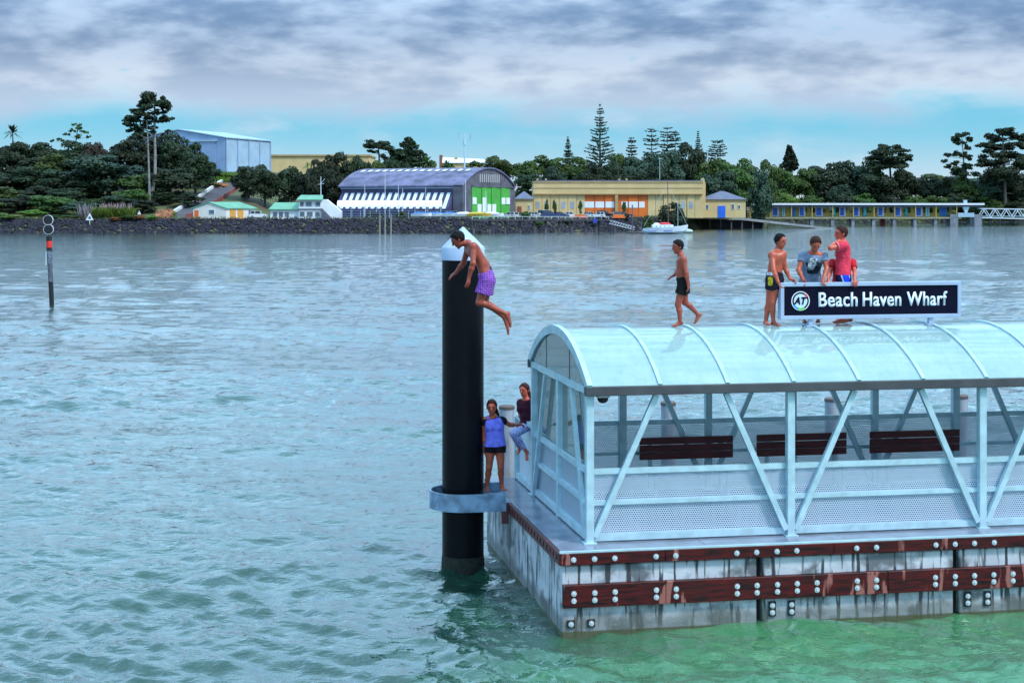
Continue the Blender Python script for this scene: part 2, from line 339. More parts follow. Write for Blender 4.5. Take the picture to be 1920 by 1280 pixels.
def build_water():
    ys = np.concatenate([[-2500, -600, -150, -30, 0, 8], (14 ** -0.5 + (640 ** -0.5 - 14 ** -0.5) * np.linspace(0, 1, 880)) ** -2.0, [800, 1400, 3000]])
    t = np.concatenate([[-60, -20, -6, -2.5, -1.4], np.linspace(-1, 1, 460), [1.4, 2.5, 6, 20, 60]])
    hw = 0.36 * np.clip(ys, 14, 640) + 3.0
    X = t[None, :] * hw[:, None]; Y = np.repeat(ys[:, None], len(t), 1)
    dy = np.abs(np.gradient(ys))[:, None]; cell = np.maximum(dy * 0.6, 2 * hw[:, None] / 460) * np.ones_like(X)
    Z = wave_field(X, Y, cell); Z[np.abs(t[None, :] * np.ones_like(Y)) > 1.01] = 0; Z[:6] = 0; Z[-4:] = 0
    V = np.stack([X, Y, Z], -1).reshape(-1, 3); nr, nc = X.shape
    i = np.arange(nr - 1)[:, None] * nc + np.arange(nc - 1)[None, :]
    Fq = np.stack([i, i + 1, i + nc + 1, i + nc], -1).reshape(-1, 4)
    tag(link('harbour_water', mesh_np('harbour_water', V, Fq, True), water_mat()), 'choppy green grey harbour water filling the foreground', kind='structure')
build_water()
# ------------------------------------------------------------------ pontoon (local frame: u along the front, v away from the camera)
TH = R(10.57); PM = Matrix.Translation((0.72, 23.2, 0)) @ Matrix.Rotation(TH, 4, 'Z')
def L3(u, v, z): return PM @ Vector((u, v, z))
def U(px, v=0.0):
    X0 = 0.72 - math.sin(TH) * v; Y0 = 23.2 + math.cos(TH) * v; q = px - 960
    return (q * Y0 - F * X0) / (F * math.cos(TH) - q * math.sin(TH))
DZ, UE, VE = 1.2, 13.7, 6.45
pont = thing('floating_pontoon', 'concrete floating pontoon with dark red timber fenders carrying the shelter', 'pontoon', L3(0, 0, 0))
mods = [(0.0, 2.96), (3.06, 6.09), (6.19, 9.2), (9.3, 12.3), (12.4, UE)]
for a, b in mods: MB(PM).box(a, b, 0.0, VE, -0.7, 1.0).build('concrete_float', CONC, pont, bevel=0.015)
MB(PM).box(0.06, UE - 0.06, 0.15, VE - 0.1, -0.7, 0.98).build('keel_core', mat('core_dark', (0.02, 0.02, 0.022), 0.8), pont)
cuts = [0.0, 2.2, 4.4, 6.6, 8.8, 11.0, UE]
for a, b in zip(cuts, cuts[1:]): MB(PM).box(a + 0.003, b - 0.003, 0.0, VE, 1.004, DZ).build('deck_plate', DECK, pont, bevel=0.006)
MB(PM).box(-0.04, UE, -0.065, -0.004, 1.19, 1.215).build('deck_edge_angle', GALV, pont)
bolt_me = MB(Matrix.Rotation(TH, 4, 'Z')).tube((0, 0, 0), (0, -0.012, 0), 0.042, 0.040, 12).tube((0, -0.012, 0), (0, -0.03, 0), 0.022, 0.019, 6)
def mk_mesh(mb, name):
    me = bpy.data.meshes.new(name); me.from_pydata([tuple(v) for v in mb.v], [], mb.f); me.update(); return me
bolt_me = mk_mesh(bolt_me, 'bolt'); bolt_me.materials.append(BOLT)
def bolts(parent, pts):
    o0 = root_loc(parent)
    for u, v, z in pts: link('bolt', bolt_me, None, parent, L3(u, v, z) - o0)
up_px = [1073, 1112, 1150, 1227, 1264, 1378, 1415, 1453, 1490, 1602, 1639, 1750, 1786, 1822, 1859]
lo_px = [1073, 1112, 1150, 1227, 1264, 1378, 1415, 1453, 1490, 1527, 1602, 1638, 1748, 1785, 1821, 1857, 1893]
tj = [-0.05, U(1245), U(1560), U(1792), 9.3, UE]
for a, b in zip(tj, tj[1:]):
    t = MB(PM).box(a, b - 0.004, -0.085, -0.003, 1.02, 1.188).build('upper_fender_timber', TIMB, pont, bevel=0.006)
    bolts(t, [(U(x), -0.086, 1.10) for x in up_px if a < U(x) < b])
tj = [0.005, U(1245), U(1660), 8.9, UE]
for a, b in zip(tj, tj[1:]):
    t = MB(PM).box(a, b - 0.004, -0.105, -0.003, 0.405, 0.735).build('lower_fender_timber', TIMB, pont, bevel=0.008)
    bolts(t, [(U(x), -0.106, z) for x in lo_px if a < U(x) < b for z in (0.615, 0.51)])
PLATE = mat('black_rubber_plate', (0.012, 0.012, 0.016), 0.6)
for px, zs in ((1070, (0.155,)), (1108, (0.155,)), (1447, (0.29, 0.185)), (1483, (0.29, 0.185)), (1813, (0.29, 0.185)), (1850, (0.29, 0.185))):
    u = U(px); zc = sum(zs) / len(zs); h = 0.05 + (0.055 if len(zs) > 1 else 0)
    t = MB(PM).box(u - 0.055, u + 0.055, -0.03, -0.002, zc - h - 0.005, zc + h + 0.005).build('anchor_plate', PLATE, pont)
    bolts(t, [(u, -0.031, z) for z in zs])
ch = MB(PM); nh = 26; pit = 0.235
ch.box(-0.05, -0.004, 0.0, VE, 1.145, 1.187).box(-0.05, -0.004, 0.0, VE, 1.02, 1.068)
for i in range(nh + 1): ch.box(-0.048, -0.006, max(0.0, i * pit - 0.08), i * pit + 0.08, 1.069, 1.144)
ch.build('slotted_side_channel', RUSTY, pont)
MB(PM).box(-0.0035, -0.0025, 0.01, VE, 1.06, 1.15).build('channel_back', PLATE, pont)
# pile collar: U-shaped galvanised plate standing off the pontoon side, rollers inside
PU, PV, PR = -0.75, 4.5, 0.357
col = MB(PM); n = 20; ri, ro = 0.55, 0.575
outer = [(0.02, PV - ro), ] + [(PU + ro * math.cos(a), PV + ro * math.sin(a)) for a in [math.pi * 1.5 - math.pi * i / n for i in range(n + 1)]] + [(0.02, PV + ro)]
inner = [(0.02, PV - ri), ] + [(PU + ri * math.cos(a), PV + ri * math.sin(a)) for a in [math.pi * 1.5 - math.pi * i / n for i in range(n + 1)]] + [(0.02, PV + ri)]
outer[0] = (-0.10, PV - ro); inner[0] = (-0.10, PV - ri)
for i in range(len(outer) - 1):
    q = [outer[i], outer[i + 1], inner[i + 1], inner[i]]
    col.prism([(a, b, 1.06) for a, b in q], (0, 0, 0.30))
col.build('pile_collar', GALVD, pont)
rl = MB(PM)
for du, dv in ((0.42, 0.0), (0.0, 0.455), (-0.455, 0.0), (0.0, -0.455)):
    rl = MB(PM); ax = (0.09 if dv else 0, 0.09 if du else 0)
    rl.tube((PU + du - ax[0], PV + dv - ax[1], 1.2), (PU + du + ax[0], PV + dv + ax[1], 1.2), 0.07, 0.07, 14).build('guide_roller', PLATE, pont, True)
for s_ in (-0.57, 0.50): MB(PM).box(-0.17, -0.055, PV + s_, PV + s_ + 0.07, 0.85, 1.2).build('collar_bracket', RUSTY, pont)
MB(PM).box(-0.30, 0.10, PV - 0.50, PV + 0.50, 1.185, 1.199).build('collar_step', GALVD, pont)
# guide pile
pile = thing('guide_pile', 'tall black round guide pile with white conical cap at the pontoon edge', 'pile', L3(PU, PV, 0))
c = L3(PU, PV, 0)
MB().lathe(c, [(PR, -1.5), (PR, 5.30)], 48).build('shaft', BLACK, pile, True)
MB().lathe(c, [(PR + 0.012, 5.29), (PR + 0.014, 5.50), (PR + 0.006, 5.515), (0.02, 5.85), (0.004, 5.86)], 48).build('conical_cap', mat('pale_blue_cap', (0.40, 0.50, 0.68), 0.5, 0, 0.08), pile, True)
MB().lathe(c, [(PR + 0.004, -1.5), (PR + 0.016, 0.02), (PR + 0.010, 0.16), (PR + 0.002, 0.24)], 48).build('weed_band', mat('weed_and_barnacles', (0.012, 0.015, 0.009), 0.8, 0, 0.7, 14, 0.9, 35, col2=(0.004, 0.005, 0.004)), pile, True)
# mooring posts along the far edge
POSTM = mat('grey_weathered_post', (0.30, 0.34, 0.39), 0.75, 0, 0.35, 6, 0.25, 25, stretch=(1, 1, 0.25))
CAPM = mat('brown_post_cap', (0.12, 0.085, 0.08), 0.6)
for px, lab in ((950, 'short grey mooring post with brown cap behind the standing girl'), (1253, 'grey mooring post seen through the shelter nearest its glazed end'),
                (1560, 'grey mooring post seen through the shelter under the wharf sign'), (1801, 'rightmost grey mooring post seen through the shelter')):
    p = L3(U(px, 6.75), 6.75, 0)
    t = thing('mooring_post', lab, 'post', p, 'mooring posts along the far pontoon edge')
    MB().lathe(p, [(0.14, -1), (0.14, 2.44)], 20).build('shaft', POSTM, t, True)
    MB().lathe(p, [(0.15, 2.43), (0.15, 2.475), (0.12, 2.50)], 20).build('cap', CAPM, t, True)
# ------------------------------------------------------------------ shelter
SU0, BAY, NB, VF, VB, EZ = 0.533, 3.14, 4, 0.51, 4.62, 3.42
sh = thing('waiting_shelter', 'galvanised steel waiting shelter with arched opal roof on the pontoon', 'shelter', L3(SU0, VF, DZ))
SUE = SU0 + BAY * NB
def uvbox(name, a, b, v, z0, z1, along='u', fixed=0.0, m=None, parent=sh):
    """thin sheet with UVs in metres"""
    if along == 'u': q = [L3(a, v, z0), L3(b, v, z0), L3(b, v, z1), L3(a, v, z1)]
    else: q = [L3(v, a, z0), L3(v, b, z0), L3(v, b, z1), L3(v, a, z1)]
    o0 = root_loc(parent); me = bpy.data.meshes.new(name); me.from_pydata([tuple(p - o0) for p in q], [], [(0, 1, 2, 3)])
    uv = me.uv_layers.new(name='UVMap'); uvs = [(a, z0), (b, z0), (b, z1), (a, z1)]
    for i in range(4): uv.data[i].uv = uvs[i]
    o = link(name, me, m, parent); md = o.modifiers.new('thickness', 'SOLIDIFY'); md.thickness = 0.006; return o
post = lambda u, v, z0, z1, w=0.12: MB(PM).box(u - w / 2, u + w / 2, v - w / 2, v + w / 2, z0, z1).build('post', GALV, sh, bevel=0.008)
for k in range(NB + 1):
    u = SU0 + BAY * k
    post(u, VF, DZ, EZ); post(u, VB, DZ, EZ)
    for v in (VF, VB): MB(PM).box(u - 0.10, u + 0.10, v - 0.10, v + 0.10, DZ + 0.001, DZ + 0.02).build('base_plate', GALV, sh)
    if k < NB:
        post(u + BAY / 2, VB, DZ, EZ, 0.13)
        for v, s in ((VF, -0.02), (VB, 0.02)):
            w = 0.085
            MB(PM).beam((u + 0.075, v + s, DZ + 0.10), (u + BAY / 3 - 0.02, v + s, EZ - 0.03), w, 0.075, (0, 1, 0)).build('brace', GALV, sh)
            MB(PM).beam((u + BAY - 0.075, v + s, DZ + 0.10), (u + BAY * 2 / 3 + 0.02, v + s, EZ - 0.03), w, 0.075, (0, 1, 0)).build('brace', GALV, sh)
        a, b = u + 0.061, u + BAY - 0.061
        for z, h in ((1.275, 0.10), (1.79, 0.065), (2.26, 0.085)): MB(PM).box(a, b, VF + 0.02, VF + 0.055, z - h / 2, z + h / 2).build('front_rail', GALV, sh)
        uvbox('perforated_panel', a, b, VF + 0.062, 1.30, 1.77, m=PERF); uvbox('perforated_panel', a, b, VF + 0.062, 1.81, 2.24, m=PERF)
        for z, h in ((1.275, 0.10), (1.86, 0.06), (2.40, 0.09)): MB(PM).box(a, b, VB + 0.02, VB + 0.055, z - h / 2, z + h / 2).build('back_rail', GALV, sh)
        uvbox('perforated_panel', a, b, VB + 0.065, 1.30, 1.84, m=PERF); uvbox('perforated_panel', a, b, VB + 0.065, 1.88, 2.36, m=PERF)
MB(PM).box(SU0 - 0.06, SUE + 0.06, VF - 0.065, VF + 0.065, EZ + 0.002, EZ + 0.08).build('eave_rail', GALV, sh)
MB(PM).box(SU0 - 0.06, SUE + 0.06, VB - 0.065, VB + 0.065, EZ + 0.002, EZ + 0.08).build('eave_rail', GALV, sh)
MB(PM).box(SU0 - 0.10, SUE + 0.1, 0.335, 0.442, EZ - 0.015, 3.545).build('gutter', DARKM, sh, bevel=0.01)
MB(PM).box(SU0 - 0.10, SUE + 0.1, 4.688, 4.79, EZ - 0.015, 3.545).build('gutter', DARKM, sh, bevel=0.01)
# arched roof
cA, hA = 4.44, 0.70; RA = (cA * cA / 4 + hA * hA) / (2 * hA); vc, zc = 2.565, 3.55 + hA - RA; half = math.asin(cA / 2 / RA)
def arc(r, t): return (vc - math.sin(t) * r, zc + math.cos(t) * r)          # t from +half (front) to -half (back)
def roof_strip(name, u0, u1, r0, r1, m, seg=28, h=half):
    ts = [h - 2 * h * i / seg for i in range(seg + 1)]; mb = MB(PM); vs = []
    for t in ts:
        for u in (u0, u1):
            for r in (r0, r1): v, z = arc(r, t); vs.append((u, v, z))
    fs = []
    for i in range(seg):
        a = 4 * i; b = a + 4
        fs += [(a + 1, a + 3, b + 3, b + 1), (a, b, b + 2, a + 2), (a, a + 1, b + 1, b), (a + 2, b + 2, b + 3, a + 3)]
    fs += [(0, 2, 3, 1), (4 * seg, 4 * seg + 1, 4 * seg + 3, 4 * seg + 2)]
    mb.add(vs, fs); return mb.build(name, m, sh, True)
RIB = BAY / 3; nr = NB * 3
for i in range(nr):
    roof_strip('roof_panel', SU0 + RIB * i + 0.004, SU0 + RIB * (i + 1) - 0.004, RA - 0.012, RA, ROOF)
for i in range(1, nr): roof_strip('roof_rib', SU0 + RIB * i - 0.028, SU0 + RIB * i + 0.028, RA + 0.001, RA + 0.028, GALV)
roof_strip('gable_arch', SU0 - 0.08, SU0 - 0.002, RA - 0.10, RA + 0.04, GALV, h=half + 0.005)
roof_strip('gable_arch', SUE + 0.002, SUE + 0.08, RA - 0.10, RA + 0.04, GALV, h=half + 0.005)
for i in range(0, nr + 1, 3): roof_strip('inner_rib', SU0 + RIB * i - 0.03 + (0.045 if i == 0 else 0), SU0 + RIB * i + 0.03 + (0.045 if i == 0 else 0), RA - 0.07, RA - 0.016, GALV)
# glazed end: posts, rails, braces, panes
for eu, sg in ((SU0, -1), (SUE, 1)):
    post(eu, 2.6, DZ, EZ, 0.10)
    for a, b in ((VF + 0.061, 2.549), (2.651, VB - 0.061)):
        for z, h in ((1.275, 0.10), (1.79, 0.07), (2.26, 0.085)): MB(PM).box(eu - 0.03, eu + 0.03, a, b, z - h / 2, z + h / 2).build('end_rail', GALV, sh)
        uvbox('end_mesh', a, b, eu + 0.035, 1.30, 2.24, 'v', m=PERF)
        uvbox('glass_pane', a, b, eu + 0.045, 1.30, 3.36, 'v', m=GLASSH)
    MB(PM).beam((eu - 0.035, VF + 0.09, DZ + 0.06), (eu - 0.035, 1.55, EZ - 0.04), 0.085, 0.06, (1, 0, 0)).build('brace', GALV, sh)
    MB(PM).beam((eu - 0.035, VB - 0.08, DZ + 0.06), (eu - 0.035, 3.55, EZ - 0.04), 0.085, 0.06, (1, 0, 0)).build('brace', GALV, sh)
    MB(PM).box(eu - 0.062, eu + 0.058, VF - 0.1, VB + 0.1, EZ + 0.001, EZ + 0.10).build('end_beam', GALV, sh)
    vv = [0.50, 1.66, 3.42, 4.63]
    for a, b in zip(vv, vv[1:]):
        top = []
        for i in range(9):
            v = b + (a - b) * i / 8; z = zc + math.sqrt(max(0, (RA - 0.11) ** 2 - (v - vc) ** 2)); top.append((eu - 0.045, v, max(z, EZ + 0.105)))
        MB(PM).prism([(eu - 0.045, a, EZ + 0.102), (eu - 0.045, b, EZ + 0.102)] + top, (0.012, 0, 0)).build('gable_pane', GLASSH, sh)
    for v in vv[1:3]:
        z = zc + math.sqrt((RA - 0.10) ** 2 - (v - vc) ** 2); MB(PM).box(eu - 0.05, eu - 0.02, v - 0.012, v + 0.012, EZ + 0.101, z).build('glazing_bar', DARKM, sh)
# side screen that continues from the back corner post
post(SU0, 6.28, DZ, 2.36, 0.10)
for z, h in ((1.275, 0.10), (1.79, 0.08), (2.36, 0.08)): MB(PM).box(SU0 - 0.035, SU0 + 0.035, VB + 0.065, 6.225, z - h / 2, z + h / 2).build('screen_rail', GALV, sh)
uvbox('screen_sheet', VB + 0.065, 6.225, SU0 + 0.04, 1.30, 1.76, 'v', m=PERF); uvbox('screen_sheet', VB + 0.065, 6.225, SU0 + 0.04, 1.82, 2.33, 'v', m=PERF)
cd = MB(PM); cd.ell((SU0 + 0.22, VF + 0.06, 3.345), (0.085, 0.085, 0.075), 14, 10); cd.build('security_camera_dome', PLATE, sh, True)
MB(PM).box(SU0 + 0.13, SU0 + 0.31, VF - 0.02, VF + 0.14, 3.36, 3.415).build('camera_mount', WHITEP, sh)
# ------------------------------------------------------------------ benches
BW = mat('dark_red_bench_timber', (0.125, 0.018, 0.020), 0.6, 0, 0.4, 5, 0.1, 40, stretch=(0.4, 1, 4))
for (a, b), lab in (((1200, 1375), 'dark red slatted bench inside the shelter nearest the glazed end'), ((1420, 1588), 'dark red slatted bench in the middle of the three in the shelter'),
                    ((1632, 1800), 'dark red slatted bench inside the shelter farthest to the right')):
    a, b = U(a, 4.35), U(b, 4.35)
    t = thing('slatted_bench', lab, 'bench', L3((a + b) / 2, 4.2, DZ), 'benches inside the shelter')
    for i in range(3): MB(PM).box(a, b, 4.36, 4.395, 1.785 + i * 0.132, 1.785 + i * 0.132 + 0.122).build('back_slat', BW, t, bevel=0.004)
    for i in range(4): MB(PM).box(a, b, 3.90 + i * 0.105, 3.995 + i * 0.105, 1.62, 1.655).build('seat_slat', BW, t, bevel=0.004)
    for u in (a + 0.2, b - 0.2):
        MB(PM).box(u - 0.03, u + 0.03, 4.00, 4.06, DZ + 0.001, 1.618).build('leg', GALV, t); MB(PM).box(u - 0.03, u + 0.03, 4.40, 4.45, DZ + 0.001, 2.17).build('leg', GALV, t)
        MB(PM).box(u - 0.025, u + 0.025, 4.062, 4.398, 1.56, 1.617).build('seat_bearer', GALV, t)
# ------------------------------------------------------------------ wharf sign
s0, s1, sv, z0, z1 = U(1461, 2.25), U(1799, 2.25), 2.25, 4.362, 4.962
sg = thing('wharf_sign', 'long dark blue name sign in a silver frame standing on the shelter roof', 'sign', L3((s0 + s1) / 2, sv, 4.24))
SF = mat('sign_frame_silver', (0.36, 0.46, 0.62), 0.4, 0.2, 0.08)
NAVY = mat('sign_navy', (0.003, 0.004, 0.016), 0.55, 0, 0.1, spec=0.08); WL = mat('sign_white_letters', (0.72, 0.80, 0.88), 0.5, 0, 0.03)
fw = 0.062
for bx in ((s0, s1, z0, z0 + fw), (s0, s1, z1 - fw, z1), (s0, s0 + fw, z0 + fw, z1 - fw), (s1 - fw, s1, z0 + fw, z1 - fw)):
    MB(PM).box(bx[0], bx[1], sv - 0.07, sv + 0.07, bx[2], bx[3]).build('frame_bar', SF, sg, bevel=0.005)
face = MB(PM).box(s0 + fw, s1 - fw, sv - 0.045, sv + 0.05, z0 + fw, z1 - fw).build('sign_face', NAVY, sg)
for px in (1519, 1744):
    u = U(px, sv); MB(PM).box(u - 0.035, u + 0.035, sv - 0.035, sv + 0.035, 4.20, z0).build('stub_post', SF, sg); MB(PM).box(u - 0.08, u + 0.08, sv - 0.07, sv + 0.07, 4.235, 4.262).build('foot_plate', SF, sg)
uax_ = (math.cos(TH), math.sin(TH), 0)
def text_mesh(body, width, height_cap, bold, u, z, v, m, name, shear=0.0, parent=face, heavy=0.0):
    cu = bpy.data.curves.new(name, 'FONT'); cu.body = body; cu.size = 1.0; cu.offset = bold; cu.extrude = 0.0; cu.shear = shear; cu.space_character = 1.06
    ob = bpy.data.objects.new(name, cu); C.objects.link(ob); dg = bpy.context.evaluated_depsgraph_get(); dg.update()
    me = bpy.data.meshes.new_from_object(ob.evaluated_get(dg)); bpy.data.objects.remove(ob)
    co = np.zeros(len(me.vertices) * 3); me.vertices.foreach_get('co', co); co = co.reshape(-1, 3)
    x0, x1, y0, y1 = co[:, 0].min(), co[:, 0].max(), co[:, 1].min(), co[:, 1].max()
    sx = width / (x1 - x0); sy = height_cap / (y1 - max(y0, -0.02) if 'p' not in body else (y1 - y0))
    o0 = root_loc(parent); out = []
    for x, y, _ in co: out += list(L3(u + (x - x0) * sx, v, z + y * sy) - o0)
    me.vertices.foreach_set('co', out); me.update()
    if heavy:                                             # semi-bold weight: the strokes repeated a hair apart
        import bmesh
        bm = bmesh.new()
        for i_, k_ in enumerate((-1, 0, 1)):
            m2 = me.copy(); m2.transform(Matrix.Translation(Vector(uax_) * heavy * k_ + Vector((0, -0.0008 * (i_ + 1), 0)))); bm.from_mesh(m2); bpy.data.meshes.remove(m2)
        bm.to_mesh(me); bm.free()
    o = link(name, me, m, parent); md = o.modifiers.new('thickness', 'SOLIDIFY'); md.thickness = 0.006; md.offset = 0; return o
ta, tb = U(1533, sv), U(1773, sv)
words = [('Beach', 0.0, 0.298), ('Haven', 0.340, 0.638), ('Wharf', 0.684, 1.0)]
for wd, a, b in words: text_mesh(wd, (tb - ta) * (b - a), 0.238, 0.012, ta + (tb - ta) * a, 4.568, sv - 0.050, WL, 'lettering', heavy=0.0035)
eu, ez, er = U(1499, sv), 4.662, 0.158
def disc(name, r0, r1, a0, a1, v, m, n=40, parent=face):
    mb = MB(PM); pts = [(eu + r * math.cos(t), ez + r * math.sin(t)) for r in (r1, r0) for t in [a0 + (a1 - a0) * i / n for i in range(n + 1)]]
    if r0 <= 0:
        mb.prism([(p[0], v, p[1]) for p in pts[:n]], (0, 0.004, 0))
    else:
        for i in range(n): mb.prism([(pts[j][0], v, pts[j][1]) for j in (i, i + 1, n + 2 + i, n + 1 + i)], (0, 0.004, 0))
    return mb.build(name, m, parent)
PALE = mat('emblem_pale_blue', (0.55, 0.72, 0.85), 0.5)
T2 = 2 * math.pi
disc('emblem_ring', er - 0.014, er, 0, T2, sv - 0.0515, WL); disc('emblem_disc', 0, er - 0.042, 0, T2, sv - 0.0512, PALE)
disc('emblem_red_arc', er - 0.040, er - 0.012, R(28), R(62), sv - 0.0555, mat('emblem_red', (0.62, 0.06, 0.05), 0.5))
disc('emblem_green_arc', er - 0.040, er - 0.008, R(252), R(300), sv - 0.0555, mat('emblem_green', (0.16, 0.55, 0.10), 0.5))
disc('emblem_blue_arc', er - 0.040, er - 0.012, R(205), R(250), sv - 0.0555, mat('emblem_blue', (0.04, 0.30, 0.62), 0.5))
text_mesh('AT', 0.225, 0.118, 0.035, eu - 0.118, ez - 0.05, sv - 0.0575, NAVY, 'emblem_letters', 0.28)
# ------------------------------------------------------------------ channel marker
YM = 101.0; mk = thing('channel_marker', 'slim black channel marker with red band and two black discs in the water', 'marker', P(97, 572, YM))
def mkp(y): return P(91.5 + (y - 440) * 0.043, y, YM)
MBLK = mat('marker_black', (0.010, 0.010, 0.014), 0.5); RED = mat('marker_red', (0.75, 0.035, 0.02), 0.45); MGREY = mat('marker_grey', (0.10, 0.12, 0.16), 0.7, 0, 0.5, 4)
for nm, a, b, r, m in (('weed_covered_base', 528, 590, 0.150, MBLK), ('grey_shaft', 494, 528, 0.155, MGREY), ('notice_sleeve', 469, 494, 0.165, mat('marker_scuffed', (0.13, 0.16, 0.22), 0.6, 0, 0.9, 9)),
                    ('black_band', 464, 469, 0.18, MBLK), ('red_band', 452, 464, 0.185, RED), ('black_band', 443, 452, 0.18, MBLK)):
    MB().tube(mkp(a), mkp(b), r, r, 16).build(nm, m, mk, True)
MB().box(mkp(480).x - 0.24, mkp(480).x - 0.17, YM - 0.05, YM + 0.05, mkp(497).z, mkp(471).z).build('ladder_rail', WHITEP, mk)
for y in (412.5, 430): 
    q = mkp(y); d = MB().tube(q + Vector((0, -0.04, 0)), q + Vector((0, 0.04, 0)), 0.30, 0.30, 28).build('disc', MBLK, mk)
    ring = MB()
    for i in range(28):
        a, b = T2 * i / 28, T2 * (i + 1) / 28
        ring.prism([q + Vector((math.cos(t) * r, -0.05, math.sin(t) * r)) for t, r in ((a, 0.30), (b, 0.30), (b, 0.318), (a, 0.318))], (0, 0.10, 0))
    ring.build('white_rim', WHITEP, d)
MB().tube(mkp(443), mkp(405), 0.05, 0.05, 8).build('topmark_spindle', MBLK, mk)
# ------------------------------------------------------------------ people: smooth blended volumes turned into one continuous skin
class Vol:
    def __init__(s, vox=0.0085): s.p = []; s.vox = vox
    def rc(s, a, b, ra, rb, k=0.02, cut=None): s.p.append(('c', np.array(a, float), np.array(b, float), ra, rb, k, cut or [])); return s
    def el(s, c, r, M=None, k=0.02, cut=None): s.p.append(('e', np.array(c, float), np.array(r, float), np.array(M, float) if M is not None else np.eye(3), 0, k, cut or [])); return s
    def mesh(s, name, noise=0.0, smooth_iter=1):
        lo = np.full(3, 1e9); hi = -lo; bb = []
        for q in s.p:
            if q[0] == 'c': r = max(q[3], q[4]); l = np.minimum(q[1], q[2]) - r; h = np.maximum(q[1], q[2]) + r
            else: r = q[2].max(); l = q[1] - r; h = q[1] + r
            bb.append((l, h)); lo = np.minimum(lo, l); hi = np.maximum(hi, h)
        vx = s.vox; lo = lo - 0.05; n = np.ceil((hi + 0.05 - lo) / vx).astype(int) + 1
        D = np.full(n, 0.08, np.float32)
        for q, (l, h) in zip(s.p, bb):
            m = q[5] + 0.025
            i0 = np.maximum(np.floor((l - m - lo) / vx).astype(int), 0); i1 = np.minimum(np.ceil((h + m - lo) / vx).astype(int) + 1, n)
            g = np.stack(np.meshgrid(*[lo[d] + vx * np.arange(i0[d], i1[d]) for d in range(3)], indexing='ij'), -1)
            if q[0] == 'c':
                ba = q[2] - q[1]; L2 = max(ba @ ba, 1e-9); t = np.clip(((g - q[1]) @ ba) / L2, 0, 1)
                d = np.linalg.norm(g - (q[1] + t[..., None] * ba), axis=-1) - (q[3] + (q[4] - q[3]) * t)
            else:
                x = (g - q[1]) @ q[3]; k0 = np.linalg.norm(x / q[2], axis=-1); k1 = np.linalg.norm(x / q[2] ** 2, axis=-1)
                d = np.where(k1 > 1e-6, k0 * (k0 - 1) / np.maximum(k1, 1e-6), -q[2].min())
            for cpt, cn in q[6]: d = np.maximum(d, (g - np.array(cpt, float)) @ np.array(cn, float))
            sl = tuple(slice(i0[d_], i1[d_]) for d_ in range(3)); A = D[sl]; k = max(q[5], 1e-4)
            hh = np.clip(k - np.abs(A - d), 0, None) / k
            D[sl] = np.minimum(A, d) - hh * hh * k * 0.25
        if noise:
            g = np.stack(np.meshgrid(*[lo[d] + vx * np.arange(n[d]) for d in range(3)], indexing='ij'), -1)
            D = D + noise * (np.sin(g[..., 0] * 61 + 3 * np.sin(g[..., 2] * 23)) * np.sin(g[..., 2] * 47 + 2 * np.sin(g[..., 0] * 31)) * np.cos(g[..., 1] * 53)).astype(np.float32)
        S = D < 0
        # surface nets
        c8 = [S[i:n[0] - 1 + i, j:n[1] - 1 + j, k:n[2] - 1 + k] for i in (0, 1) for j in (0, 1) for k in (0, 1)]
        cnt = sum(c.astype(np.int8) for c in c8); act = (cnt > 0) & (cnt < 8)
        idx = np.full(act.shape, -1, np.int64); I = np.argwhere(act); idx[act] = np.arange(len(I))
        acc = np.zeros((len(I), 3)); num = np.zeros(len(I))
        cor = [(i, j, k) for i in (0, 1) for j in (0, 1) for k in (0, 1)]
        val = np.stack([D[I[:, 0] + i, I[:, 1] + j, I[:, 2] + k] for i, j, k in cor], 1)
        for a in range(8):
            for b in range(a + 1, 8):
                if sum(abs(x - y) for x, y in zip(cor[a], cor[b])) != 1: continue
                va, vb = val[:, a], val[:, b]; m = (va < 0) != (vb < 0); t = np.where(m, va / np.where(m, va - vb, 1), 0)
                p = np.array(cor[a]) + t[:, None] * (np.array(cor[b]) - np.array(cor[a])); acc[m] += p[m]; num[m] += 1
        V = lo + vx * (I + acc / num[:, None])
        Q = []
        for ax in range(3):
            o = [0, 1, 2]; o.remove(ax); b, c = o
            sA = [slice(1, n[d] - 1) for d in range(3)]; sA[ax] = slice(0, n[ax] - 1); sB = list(sA); sB[ax] = slice(1, n[ax])
            A = S[tuple(sA)]; B = S[tuple(sB)]; E = np.argwhere(A != B)
            if not len(E): continue
            inside = A[tuple(E.T)]; base = E.copy(); base[:, b] += 1; base[:, c] += 1
            def cell(db, dc):
                q = base.copy(); q[:, b] -= db; q[:, c] -= dc; return idx[q[:, 0], q[:, 1], q[:, 2]]
            qd = np.stack([cell(1, 1), cell(0, 1), cell(0, 0), cell(1, 0)], 1)
            flip = inside if ax != 1 else ~inside
            qd[~flip] = qd[~flip][:, ::-1]; Q.append(qd)
        return V, np.concatenate(Q)
def vol_obj(vol, name, m, parent, noise=0.0):
    V, Q = vol.mesh(name, noise); V = V - np.array(root_loc(parent))
    return link(name, mesh_np(name, V, Q, True), m, parent)
